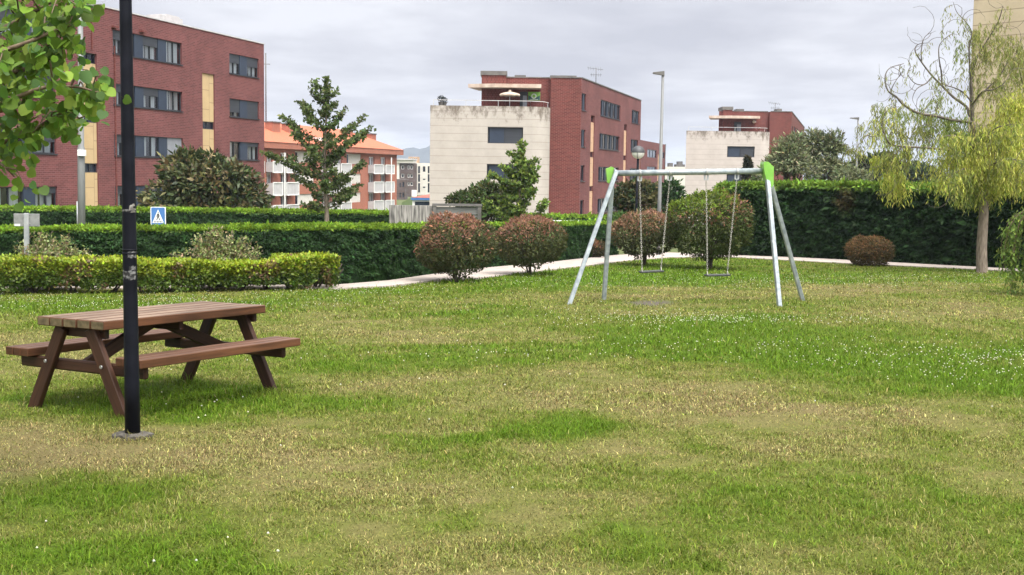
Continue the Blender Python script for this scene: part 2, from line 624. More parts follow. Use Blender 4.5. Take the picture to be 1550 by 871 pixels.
M['pole_grey'] = noise_mat('grey_pole', (.15, .155, .155), (.22, .225, .225), 3, .6, metal=.1, stretch=(4, 4, .5))
M['black_metal'] = noise_mat('black_painted_steel', (.004, .0045, .007), (.011, .012, .018), 6, .5, detail=7, spec=.10)
M['sticker'] = noise_mat('torn_sticker', (.012, .012, .013), (.20, .20, .20), 42, .8, lo=.44, hi=.66)
M['tape'] = noise_mat('pale_tape', (.12, .11, .10), (.40, .38, .36), 30, .7)
M['concrete'] = noise_mat('rough_concrete', (.02, .018, .015), (.10, .09, .076), 14, .95, bump=.6, detail=8)
M['wood'] = wood_mat('brown_stained_wood', (.018, .009, .0055), (.066, .028, .0155))
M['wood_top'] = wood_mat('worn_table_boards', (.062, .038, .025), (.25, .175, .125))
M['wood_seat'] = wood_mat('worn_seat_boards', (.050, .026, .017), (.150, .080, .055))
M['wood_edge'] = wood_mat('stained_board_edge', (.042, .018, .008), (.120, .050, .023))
M['wood_end'] = noise_mat('mossy_end_grain', (.06, .045, .018), (.16, .12, .06), 18, .8)
M['bolt'] = flat_mat('zinc_bolt', (.4, .4, .4), .4, metal=.7)
M['green_plastic'] = noise_mat('green_plastic', (.17, .40, .055), (.23, .48, .085), 8, .35, detail=6)
M['rubber'] = noise_mat('black_rubber', (.018, .022, .02), (.05, .055, .05), 20, .7)
M['chain'] = flat_mat('steel_chain', (.42, .40, .36), .5, metal=.3)
M['paving'] = stone_mat('pinkish_paving', (.41, .36, .33), (.37, .325, .30), (.29, .25, .23), .62, .62, .012)
M['bark'] = noise_mat('grey_bark', (.10, .075, .055), (.26, .21, .165), 9, .9, stretch=(3, 3, .6), bump=.8, detail=8)
M['bark_dark'] = noise_mat('dark_bark', (.03, .022, .018), (.085, .065, .05), 12, .9, stretch=(3, 3, .8), bump=.6)
M['bark_brown'] = noise_mat('brown_bark', (.075, .05, .03), (.18, .13, .085), 9, .9, stretch=(3, 3, .6), bump=.6)
M['twig'] = noise_mat('bare_twig', (.06, .05, .04), (.15, .125, .10), 6, .85)
M['leaf'] = leaf_mat('leaf', .3, .6, .13)
M['leaf_gloss'] = leaf_mat('glossy_leaf', .2, .45, .28)
M['leaf_bright'] = leaf_mat('thin_leaf', .45, .55, .15)
M['grass'] = leaf_mat('grass_blade', .3, .6, .08)
M['petal'] = flat_mat('white_clover_flower', (.70, .70, .62), .8)
M['sign_blue'] = flat_mat('sign_blue', (.06, .17, .42), .4)
M['sign_white'] = flat_mat('sign_white', (.78, .79, .80), .4)
M['sign_black'] = flat_mat('sign_black', (.012, .012, .014), .5)
M['sign_back'] = noise_mat('bare_sign_back', (.22, .225, .22), (.34, .345, .34), 10, .5, metal=.4)
M['hill'] = noise_mat('hill_heath', (.028, .036, .040), (.05, .06, .062), .02, .95, detail=8)
M['wall_concrete'] = noise_mat('streaked_concrete', (.075, .07, .066), (.36, .34, .315), 4.0, .9, stretch=(3.2, 3.2, .30), detail=9, lo=.36, hi=.62)
M['globe_white'] = flat_mat('opal_globe', (.75, .74, .70), .3)
M['globe_grey'] = flat_mat('grey_globe_hood', (.05, .052, .056), .5)

# ------------------------------------------------------------------ lawn: where the grass is lush and where it is dry
# (cx, cy, rx, ry, amount) patches of the lawn, read off in the photograph and laid onto the ground
PATCH = [
    (230, 462, 330, 17, 1.2), (520, 440, 130, 10, .8), (250, 618, 260, 32, 1.25), (300, 590, 160, 30, .6), (90, 575, 90, 18, .5),
    (640, 545, 260, 15, .95), (960, 535, 260, 14, .7), (1330, 560, 260, 30, 1.05), (1500, 555, 160, 40, .9), (1130, 515, 260, 28, 1.0),
    (1080, 486, 220, 16, .7), (740, 478, 110, 10, .7), (800, 425, 220, 18, 1.0), (1010, 418, 200, 20, 1.0), (1060, 398, 120, 8, .7), (1400, 417, 260, 14, .7),
    (1180, 425, 120, 14, .45), (805, 645, 105, 20, 1.7), (860, 640, 60, 18, .5), (120, 770, 230, 42, .9), (60, 860, 300, 45, .6),
    (330, 700, 70, 20, .35), (360, 850, 160, 50, .35), (1150, 760, 160, 40, .35), (1420, 800, 260, 90, .42), (1050, 690, 80, 14, .45), (960, 795, 60, 24, .6), (1010, 830, 50, 20, .6),
    (1350, 690, 180, 40, .25), (1080, 845, 120, 25, .45), (600, 655, 60, 12, .4), (660, 670, 50, 12, .3),
    (90, 670, 150, 34, -1.15), (30, 640, 120, 30, -.6), (200, 705, 160, 20, -.6), (400, 675, 200, 30, -.7), (560, 580, 120, 14, -.6), (160, 555, 110, 16, -.9), (80, 520, 120, 16, -.5),
    (1090, 600, 160, 24, -.85), (840, 608, 90, 9, -.8), (1200, 442, 190, 9, -.9), (980, 446, 130, 9, -.5), (1440, 470, 160, 16, -.55), (720, 520, 220, 16, -.45),
    (500, 500, 200, 16, -.35), (1350, 630, 200, 20, -.45), (640, 760, 130, 40, -.4), (500, 730, 120, 50, -.35), (700, 860, 160, 30, -.4), (1180, 660, 180, 26, -.3), (930, 690, 100, 16, -.35),
    (1500, 650, 90, 20, -.2),
]


def lushness(x, y):
    z = gz_np(x, y)
    px, py = project_np(x, y, z)
    # ragged patch edges
    wx = (vnoise(x, y, .9, 3) - .5) * 90 + (vnoise(x, y, .3, 4) - .5) * 40
    wy = ((vnoise(x, y, .9, 5) - .5) * 26 + (vnoise(x, y, .3, 6) - .5) * 12) * np.clip((py - 300) / 300, .15, 1.2)
    s = np.full(np.shape(x), -.08)
    for cx, cy, rx, ry, a in PATCH:
        d = ((px + wx - cx) / rx) ** 2 + ((py + wy - cy) / ry) ** 2
        s = s + a * .85 * np.exp(-d ** 1.2)
    s = s + (vnoise(x, y, 1.6, 1) - .5) * .6 + (vnoise(x, y, .55, 2) - .5) * .75 + (vnoise(x, y, .18, 7) - .5) * .7 + (vnoise(x, y, .07, 8) - .5) * .6
    return s, px, py


G_LUSH = np.array([.088, .156, .010])
G_MID = np.array([.134, .166, .026])
G_DRY = np.array([.196, .186, .060])
G_BROWN = np.array([.218, .176, .078])


def lawn_colour(x, y):
    s, px, py = lushness(x, y)
    s = s[:, None]
    a = np.clip((s + 1.05) / .6, 0, 1)
    b = np.clip((s + .48) / .7, 0, 1)
    c = np.clip((s - .15) / .8, 0, 1)
    col = G_BROWN * (1 - a) + G_DRY * a
    col = col * (1 - b) + G_MID * b
    col = col * (1 - c) + G_LUSH * c
    return col, s[:, 0], px, py


# paving path: its two edges on the ground
LOW = [(-700, 448), (-200, 444), (0, 440), (300, 437.6), (480, 437.8), (505, 439), (590, 435), (654, 427), (724, 423), (829, 410.5), (869, 406), (950, 396), (1015, 391), (1098, 390), (1205, 396), (1282, 400), (1469, 409), (1550, 413), (1900, 431)]
UPP = [(-700, 441.5), (-200, 438), (0, 436.8), (300, 434.4), (480, 433.2), (513, 433), (590, 426.5), (640, 419), (714, 409), (829, 398.6), (880, 393), (934, 387.4), (1010, 383.5), (1092, 386.5), (1205, 391), (1276, 394.5), (1460, 404.5), (1550, 409), (1900, 426)]
LOWG = [gpt(*p) for p in LOW]
UPPG = [gpt(*p) for p in UPP]
_lowx = np.array([p.x for p in LOWG]); _lowy = np.array([p.y for p in LOWG])


def poly_mask(x, y, poly):
    inside = np.zeros(len(x), bool)
    n = len(poly)
    for i in range(n):
        x0, y0 = poly[i]; x1, y1 = poly[(i + 1) % n]
        if y0 == y1: continue
        c = ((y0 > y) != (y1 > y)) & (x < (x1 - x0) * (y - y0) / (y1 - y0) + x0)
        inside ^= c
    return inside


LAWN_POLY = [(-40, 2), (30, 2)] + [(30, 33)] + [(p.x, p.y) for p in reversed(LOWG)] + [(-40, 21)]


def build_ground():
    xs = np.concatenate([np.array([-2600, -1500, -600, -250, -120, -60, -35, -22]), np.arange(-14, 22.01, .13), np.array([28, 40, 70, 150, 400, 1000, 2600])])
    ys = np.concatenate([np.array([-60, -20, -5, 0, 2.5]), np.arange(4, 50, .13), np.array([54, 60, 75, 100, 150, 220, 400, 900, 2000, 4200])])
    X, Y = np.meshgrid(xs, ys)
    x, y = X.ravel(), Y.ravel()
    z = gz_np(x, y)
    near = (y < 50) & (y > 3) & (np.abs(x) < 22)
    z = z + np.where(near, (vnoise(x, y, .5, 21) - .5) * .02, 0)
    col, s, px, py = lawn_colour(x, y)
    col = col * np.array([.60, .60, .60])  # soil tone darkened evenly, standing in for shade between the blades
    # worn earth under the left swing seat
    d = ((px - 984) / 34) ** 2 + ((py - 459) / 4.2) ** 2
    k = np.exp(-d ** 2)[:, None] * (y < 40)[:, None]
    col = col * (1 - k) + np.array([.10, .085, .075]) * k
    inl = poly_mask(x, y, LAWN_POLY)[:, None]
    col = np.where(inl | (y < 4)[:, None], col, np.array([.10, .12, .05]))
    nx, ny = len(xs), len(ys)
    i = (np.arange(ny - 1)[:, None] * nx + np.arange(nx - 1)[None, :]).ravel()
    f = np.stack([i, i + 1, i + nx + 1, i + nx], 1)
    m, nt, b = mat('lawn_soil_thatch_shade')
    a_ = N(nt, 'ShaderNodeAttribute', _attribute_name='Col')
    tc = N(nt, 'ShaderNodeTexCoord')
    mp = N(nt, 'ShaderNodeMapping'); mp.inputs['Scale'].default_value = (1, .5, 1)
    L(nt, tc.outputs['Object'], mp.inputs[0])
    no = N(nt, 'ShaderNodeTexNoise', Scale=60.0, Detail=6.0, Roughness=.8)
    L(nt, mp.outputs[0], no.inputs['Vector'])
    mx = N(nt, 'ShaderNodeMix', _data_type='RGBA', _blend_type='MULTIPLY'); mx.inputs[0].default_value = 1
    L(nt, a_.outputs['Color'], mx.inputs[6])
    L(nt, ramp(nt, no.outputs['Fac'], [(.32, (.45, .47, .45)), (.68, (1.35, 1.33, 1.3))]), mx.inputs[7])
    L(nt, mx.outputs[2], b.inputs['Base Color'])
    b.inputs['Roughness'].default_value = .95
    b.inputs['Specular IOR Level'].default_value = .1
    o = fastmesh('ground', np.stack([x, y, z], 1), [f], m, col=col, smooth=True)
    tag(o, kind='structure', label='mown lawn sloping gently down to the paved path, patchy green and straw')


def build_path():
    mb = MB()
    n = len(LOWG)
    u = 0
    T = .035
    for i in range(n - 1):
        a, b, c, d = LOWG[i], LOWG[i + 1], UPPG[i + 1], UPPG[i]
        def up(p): return (p.x, p.y, gz(p.x, p.y) + T)
        def dn(p): return (p.x, p.y, gz(p.x, p.y) - .2)
        l = (b - a).length
        w = (d - a).length
        mb.face([up(a), up(b), up(c), up(d)], [(u, 0), (u + l, 0), (u + l, w), (u, w)])
        mb.face([dn(a), dn(b), up(b), up(a)], [(u, 0), (u + l, 0), (u + l, T), (u, T)])
        mb.face([dn(c), dn(d), up(d), up(c)], [(u, 0), (u + l, 0), (u + l, T), (u, T)])
        u += l
    o = mb.build('path', M['paving'])
    tag(o, kind='structure', label='pale pinkish paved path along the foot of the hedges')


# longer grass added round whatever stands on the lawn, to deepen the contact shade
BASES = [(gpt(201, 663).x, gpt(201, 663).y, .24)] + [(gpt(a, b).x, gpt(a, b).y, .16) for a, b in ((50, 613), (189, 631), (283, 583), (411, 598), (862, 460.5), (914, 454.5), (1180, 464), (1215, 455.5))] + [(gpt(a, b).x, gpt(a, b).y, .5) for a, b in ((690, 427), (803, 417), (976, 402.5), (1073, 408), (1487, 413))]


def build_grass():
    rings = [  # y0, y1, blades per m2, length, width, template segments
        (4.6, 7.0, 19000, .032, .0038), (7.0, 9.5, 11500, .033, .0046), (9.5, 13, 5600, .040, .0060),
        (13, 18, 2300, .046, .0084), (18, 26, 850, .055, .0125), (26, 47, 280, .060, .020)]
    L_ = Leaves()
    for (y0, y1, den, ln, wd) in rings:
        x0, x1 = -.44 * y1 - 1.0, .44 * y1 + 1.0
        n = int((x1 - x0) * (y1 - y0) * den)
        x = RNG.uniform(x0, x1, n); y = RNG.uniform(y0, y1, n)
        k = (np.abs(x) < .44 * y + 1.0) & poly_mask(x, y, LAWN_POLY)
        k &= vnoise(x, y, .12, 31) + RNG.uniform(-.3, .3, n) > .22
        x, y = x[k], y[k]
        n = len(x)
        col, s, px, py = lawn_colour(x, y)
        worn = np.exp(-((((px - 984) / 34) ** 2 + ((py - 459) / 4.2) ** 2) ** 2))
        k = RNG.random(n) > worn * .9
        x, y, col, s = x[k], y[k], col[k], s[k]
        n = len(x)
        # a share of straw blades everywhere, more where it is dry; some green in the dry
        pdry = np.clip(.34 - .42 * s, .05, .75)
        r = RNG.random(n)
        straw = r < pdry * .45
        green = (~straw) & (RNG.random(n) < .30)
        col = np.where(straw[:, None], np.array([.245, .225, .085]), col)
        col = np.where(green[:, None], col * .45 + np.array([.105, .160, .016]) * .55, col)
        col = tint(col, n, 1.0, .08) if False else np.clip(col * np.exp(RNG.normal(0, 1, (n, 1)) * (.26 + .20 * np.clip(.2 - s, 0, 1))[:, None]) * np.exp(RNG.normal(0, .07, (n, 3))), .003, .75)
        z = gz_np(x, y)
        C = np.stack([x, y, z - .004], 1)
        az = RNG.uniform(0, 2 * np.pi, n)
        lean = np.abs(RNG.normal(.75, .38, n))
        ca, sa = np.cos(az), np.sin(az)
        A = np.stack([ca * np.sin(lean), sa * np.sin(lean), np.cos(lean)], 1)
        side = np.stack([-sa, ca, np.zeros(n)], 1)
        tall = np.ones(n)
        for bx_, by_, br_ in BASES:
            tall += 1.0 * np.exp(-(((x - bx_) ** 2 + (y - by_) ** 2) / br_ ** 2) ** 2)
        ht = ln * np.exp(RNG.normal(0, .35, n)) * np.clip(.80 + .35 * s, .62, 1.35) * tall
        w = wd * np.exp(RNG.normal(0, .25, n))
        mid = C + A * (ht * .55)[:, None]
        A2 = unit(A + np.stack([ca * .55, sa * .55, -.45 * np.ones(n)], 1))
        tip = mid + A2 * (ht * .5)[:, None]
        V = np.stack([C - side * w[:, None] * .5, C + side * w[:, None] * .5, mid + side * w[:, None] * .42, mid - side * w[:, None] * .42, tip], 1).reshape(-1, 3)
        b = (np.arange(n) * 5)[:, None]
        L_.raw(V, [b + np.array([[0, 1, 2, 3]]), b + np.array([[3, 2, 4]])], np.repeat(col, 5, axis=0))
    o = L_.build('grass', M['grass'])
    tag(o, 'short lawn grass, partly lush green and partly dry straw', 'grass', kind='stuff')


def build_clover():
    n = 90000
    y = RNG.uniform(5.2, 40, n) ; x = RNG.uniform(-.44, .44, n) * y
    k = poly_mask(x, y, LAWN_POLY); x, y = x[k], y[k]
    s, px, py = lushness(x, y)
    patches = [(230, 462, 330, 13, 1.0), (560, 441, 120, 7, .8), (1030, 487, 150, 12, 1.0), (1200, 485, 160, 10, .6), (1390, 548, 190, 22, .8), (1120, 525, 200, 20, .35), (1500, 560, 90, 30, .8),
               (1000, 428, 300, 12, .35), (750, 475, 130, 12, .25), (1400, 425, 200, 10, .4), (760, 545, 300, 12, .22), (40, 790, 60, 30, .18), (250, 840, 200, 40, .10), (320, 610, 200, 30, .10), (950, 460, 700, 300, .012)]
    pr = np.zeros(len(x))
    for cx, cy, rx, ry, a in patches:
        pr += a * np.exp(-(((px - cx) / rx) ** 2 + ((py - cy) / ry) ** 2) ** 1.5)
    cl = vnoise(x, y, .35, 41) * .8 + vnoise(x, y, 1.2, 42) * .5
    # the sample is even in y and in x/y, so the ground density falls with distance; flowers are thinned to about 9 per m2 at most
    k = RNG.random(len(x)) < pr * np.clip(cl - .25, 0, 1) * .48 * (y / 13) ** .8
    x, y = x[k], y[k]
    n = len(x)
    # little eight-sided flower heads
    ico = np.array([(0, 0, 1), (1, 0, 0), (0, 1, 0), (-1, 0, 0), (0, -1, 0), (0, 0, -.6)])
    fc = np.array([[0, 1, 2], [0, 2, 3], [0, 3, 4], [0, 4, 1], [5, 2, 1], [5, 3, 2], [5, 4, 3], [5, 1, 4]])
    r = RNG.uniform(.006, .0098, n)
    h = RNG.uniform(.03, .06, n)
    C = np.stack([x, y, gz_np(x, y) + h], 1)
    V = (C[:, None] + r[:, None, None] * ico[None]).reshape(-1, 3)
    f = (fc[None] + (np.arange(n) * 6)[:, None, None]).reshape(-1, 3)
    col = np.repeat(tint(np.array([.66, .66, .55]), n, .1, .04), 6, axis=0)
    o = fastmesh('clover_flowers', V, [f], M['leaf'], col=col)
    tag(o, 'scattered small white clover flower heads in the lush strips of lawn', 'clover', kind='stuff')


def build_hill():
    # far hill ridge beyond the town
    n = 60
    xs = np.linspace(-620, 300, n)
    V, f = [], []
    Yc = 3000.0
    prof = [(-620, -30), (-300, 12), (-285, 52), (-268, 61), (-252, 60), (-244, 63), (-236, 59), (-222, 58), (-212, 63), (-200, 70), (-190, 71), (-182, 64), (-170, 46), (-150, 26), (-120, 14), (-60, 8), (0, -10), (300, -30)]
    px_, pz = zip(*prof)
    for j, (dy, k) in enumerate([(-500, -.6), (-250, .3), (-90, .8), (0, 1.0), (300, .5), (700, -.6)]):
        for x in xs:
            h = float(np.interp(x, px_, pz)) + 8 * (vnoise(x, dy, 40, 5) - .5)
            V.append((x, Yc + dy, max(-5.2, h * k) if k > 0 else -5.2))
    V = np.array(V)
    i = (np.arange(5)[:, None] * n + np.arange(n - 1)[None]).ravel()
    f = np.stack([i, i + 1, i + n + 1, i + n], 1)
    o = fastmesh('hill', V, [f], M['hill'], smooth=True)
    tag(o, kind='structure', label='distant blue-grey hill with masts on its ridge')


def build_haze():
    mb = MB(); mb.abox(-2700, 2700, -100, 4300, -6.5, 82)
    m = bpy.data.materials.new('haze_air'); m.use_nodes = True
    nt = m.node_tree; nt.nodes.remove(nt.nodes['Principled BSDF'])
    v = N(nt, 'ShaderNodeVolumePrincipled')
    v.inputs['Color'].default_value = (.70, .80, .97, 1)
    v.inputs['Density'].default_value = HAZE
    v.inputs['Anisotropy'].default_value = .0
    L(nt, v.outputs[0], nt.nodes['Material Output'].inputs['Volume'])
    o = mb.build('haze', m)
    tag(o, 'thin pale air that turns the distant hill blue', 'haze', kind='stuff')


HAZE = .00017


def build_world():
    w = bpy.data.worlds.new('World')
    scene.world = w
    w.use_nodes = True
    nt = w.node_tree
    bg = nt.nodes['Background']
    el, rot = math.radians(60), math.radians(SUN_AZ)
    sky = N(nt, 'ShaderNodeTexSky', _sky_type='NISHITA', _sun_disc=False, _sun_elevation=el, _sun_rotation=rot)
    sky.air_density, sky.dust_density, sky.ozone_density = 1.0, 3.0, 1.0
    tc = N(nt, 'ShaderNodeTexCoord')
    sp = N(nt, 'ShaderNodeSeparateXYZ'); L(nt, tc.outputs['Generated'], sp.inputs[0])
    # clouds on a flat ceiling: direction divided by height
    ad = N(nt, 'ShaderNodeMath', _operation='ADD'); L(nt, sp.outputs['Z'], ad.inputs[0]); ad.inputs[1].default_value = .10
    mxz = N(nt, 'ShaderNodeMath', _operation='MAXIMUM'); L(nt, ad.outputs[0], mxz.inputs[0]); mxz.inputs[1].default_value = .05
    dv = N(nt, 'ShaderNodeVectorMath', _operation='DIVIDE'); L(nt, tc.outputs['Generated'], dv.inputs[0])
    cb = N(nt, 'ShaderNodeCombineXYZ'); [L(nt, mxz.outputs[0], cb.inputs[i]) for i in range(3)]
    L(nt, cb.outputs[0], dv.inputs[1])
    mp = N(nt, 'ShaderNodeMapping'); mp.inputs['Location'].default_value = (1.7, 4.3, 0); mp.inputs['Scale'].default_value = (1, .8, .0)
    L(nt, dv.outputs[0], mp.inputs[0])
    n1 = N(nt, 'ShaderNodeTexNoise', Scale=.75, Detail=6.0, Roughness=.52, Distortion=.25); L(nt, mp.outputs[0], n1.inputs['Vector'])
    n2 = N(nt, 'ShaderNodeTexNoise', Scale=2.6, Detail=5.0, Roughness=.55); L(nt, mp.outputs[0], n2.inputs['Vector'])
    sm = N(nt, 'ShaderNodeMath', _operation='MULTIPLY_ADD'); L(nt, n2.outputs['Fac'], sm.inputs[0]); sm.inputs[1].default_value = .22
    ml = N(nt, 'ShaderNodeMath', _operation='MULTIPLY'); L(nt, n1.outputs['Fac'], ml.inputs[0]); ml.inputs[1].default_value = .78
    L(nt, ml.outputs[0], sm.inputs[2])
    cl = ramp(nt, sm.outputs[0], [(.39, CLOUD[0]), (.50, CLOUD[1]), (.59, CLOUD[2])])
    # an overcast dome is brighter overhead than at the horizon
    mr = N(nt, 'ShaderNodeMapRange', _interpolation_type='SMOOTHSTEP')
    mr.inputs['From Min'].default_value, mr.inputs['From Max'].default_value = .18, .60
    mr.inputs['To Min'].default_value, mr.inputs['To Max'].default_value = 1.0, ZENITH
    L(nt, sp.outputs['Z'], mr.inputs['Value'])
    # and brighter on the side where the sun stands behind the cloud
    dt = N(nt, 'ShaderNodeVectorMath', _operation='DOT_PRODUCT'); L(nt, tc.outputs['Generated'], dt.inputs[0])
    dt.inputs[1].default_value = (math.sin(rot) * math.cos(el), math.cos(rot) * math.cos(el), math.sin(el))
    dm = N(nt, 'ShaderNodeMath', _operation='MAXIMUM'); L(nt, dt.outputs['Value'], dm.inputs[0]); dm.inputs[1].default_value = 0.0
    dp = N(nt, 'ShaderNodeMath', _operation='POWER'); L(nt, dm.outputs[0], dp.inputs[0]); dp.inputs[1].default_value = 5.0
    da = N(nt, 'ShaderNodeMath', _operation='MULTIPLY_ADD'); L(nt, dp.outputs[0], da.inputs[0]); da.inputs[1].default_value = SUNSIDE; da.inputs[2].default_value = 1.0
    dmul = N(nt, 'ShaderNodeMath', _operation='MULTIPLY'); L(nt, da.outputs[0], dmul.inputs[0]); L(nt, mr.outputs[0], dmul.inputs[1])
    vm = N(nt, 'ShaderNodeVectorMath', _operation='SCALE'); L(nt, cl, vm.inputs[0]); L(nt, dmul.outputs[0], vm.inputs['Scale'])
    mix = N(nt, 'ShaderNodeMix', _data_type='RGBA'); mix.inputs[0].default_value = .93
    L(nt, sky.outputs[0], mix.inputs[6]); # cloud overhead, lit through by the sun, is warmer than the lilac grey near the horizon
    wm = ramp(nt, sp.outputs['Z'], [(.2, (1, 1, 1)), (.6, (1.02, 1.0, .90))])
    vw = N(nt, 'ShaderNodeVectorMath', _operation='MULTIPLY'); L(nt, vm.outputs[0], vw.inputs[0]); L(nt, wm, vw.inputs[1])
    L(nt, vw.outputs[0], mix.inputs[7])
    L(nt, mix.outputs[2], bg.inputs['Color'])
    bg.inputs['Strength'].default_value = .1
    w.cycles.sampling_method = 'MANUAL' if hasattr(w.cycles, 'sampling_method') else 'AUTOMATIC'
    try: w.cycles.sample_map_resolution = 512
    except Exception: pass
    # sun behind thin cloud
    sd = bpy.data.lights.new('sun', 'SUN')
    sd.energy = SUN_E; sd.angle = math.radians(11); sd.color = (1, .945, .86)
    so = bpy.data.objects.new('sun', sd); COL.objects.link(so)
    # direction TO the sun; azimuth measured like the sky texture's sun_rotation (clockwise from +Y)
    D = Vector((math.sin(rot) * math.cos(el), math.cos(rot) * math.cos(el), math.sin(el)))
    so.rotation_euler = D.to_track_quat('Z', 'Y').to_euler()
    so.location = (0, 0, 30)


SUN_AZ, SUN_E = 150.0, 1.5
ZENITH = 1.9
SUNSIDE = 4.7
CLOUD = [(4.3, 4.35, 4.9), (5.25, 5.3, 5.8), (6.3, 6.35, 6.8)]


def build_camera():
    cd = bpy.data.cameras.new('camera')
    cd.sensor_fit = 'HORIZONTAL'; cd.sensor_width = 36
    cd.lens = 36 * F / PW
    cd.clip_start, cd.clip_end = .1, 20000
    co = bpy.data.objects.new('camera', cd); COL.objects.link(co)
    m = Matrix((( _r.x, _u.x, -_f.x, 0), (_r.y, _u.y, -_f.y, 0), (_r.z, _u.z, -_f.z, EYE), (0, 0, 0, 1)))
    co.matrix_world = m
    scene.camera = co
# ------------------------------------------------------------------ buildings
def window(root, pl, u0, u1, z0, z1, rec=.18, shutter=0.0, curtain=0, mull=True, frame='frame_dark', pane='glass', bar=.055, sh='shutter', label=None, rnd=None):
    """one window: frame, pane, optional roller shutter and curtains; u0<u1"""
    mb = MB()
    if u0 > u1: u0, u1 = u1, u0
    d, n = pl.d, pl.n
    def bx(a, b, c, e, o0, o1, mi=0, m=mb):
        p = pl.P((a + b) / 2, (c + e) / 2, -(o0 + o1) / 2)
        m.box(p, d * (b - a) / 2, n * (o1 - o0) / 2, (0, 0, (e - c) / 2), mi)
    o0, o1 = rec - .05, rec + .02
    bx(u0, u0 + bar, z0, z1, o0, o1); bx(u1 - bar, u1, z0, z1, o0, o1)
    bx(u0 + bar, u1 - bar, z0, z0 + bar, o0, o1); bx(u0 + bar, u1 - bar, z1 - bar, z1, o0, o1)
    if mull:
        c = (u0 + u1) / 2
        bx(c - bar * .6, c + bar * .6, z0 + bar, z1 - bar, o0, o1)
    # dark room behind
    mb.face([pl.P(u0, z0, -rec - .4), pl.P(u1, z0, -rec - .4), pl.P(u1, z1, -rec - .4), pl.P(u0, z1, -rec - .4)], None, 1)
    w = mb.build('window', [M[frame], M['interior']], root)
    if label: w['label'] = label
    m2 = MB()
    m2.face([pl.P(u0 + bar, z0 + bar, -rec), pl.P(u1 - bar, z0 + bar, -rec), pl.P(u1 - bar, z1 - bar, -rec), pl.P(u0 + bar, z1 - bar, -rec)])
    m2.build('pane', M[pane], w)
    if shutter > 0:
        m3 = MB()
        bx(u0 + bar * .5, u1 - bar * .5, z1 - (z1 - z0) * shutter, z1 - bar * .3, o0 - .03, o0 - .005, 0, m3)
        m3.build('roller_shutter', M[sh], w)
    if curtain:
        m4 = MB()
        W = u1 - u0
        spans = {1: [(.06, .34), (.62, .94)], 2: [(.06, .94)], 3: [(.06, .28), (.38, .58), (.70, .94)], 4: [(.08, .5)]}[curtain]
        for a, b in spans:
            # pleated cloth
            k = 10
            for i in range(k):
                ua, ub = u0 + W * (a + (b - a) * i / k), u0 + W * (a + (b - a) * (i + 1) / k)
                oa, ob = (.10 if i % 2 else .14), (.14 if i % 2 else .10)
                m4.face([pl.P(ua, z0 + bar, -rec - oa), pl.P(ub, z0 + bar, -rec - ob), pl.P(ub, z1 - bar, -rec - ob), pl.P(ua, z1 - bar, -rec - oa)])
        m4.build('curtain', M['curtain'], w)
    return w


def panel(root, pl, u0, u1, z0, z1, m, rec=.06, th=.05, name='wall_panel'):
    if u0 > u1: u0, u1 = u1, u0
    mb = MB()
    p = pl.P((u0 + u1) / 2, (z0 + z1) / 2, -rec - th / 2)
    mb.box(p, pl.d * (u1 - u0) / 2, pl.n * th / 2, (0, 0, (z1 - z0) / 2))
    return mb.build(name, M[m], root)


def sill(mb, pl, u0, u1, z, mi=0):
    mb.box(pl.P((u0 + u1) / 2, z - .03, .0), pl.d * ((u1 - u0) / 2 + .04), pl.n * .06, (0, 0, .03), mi)


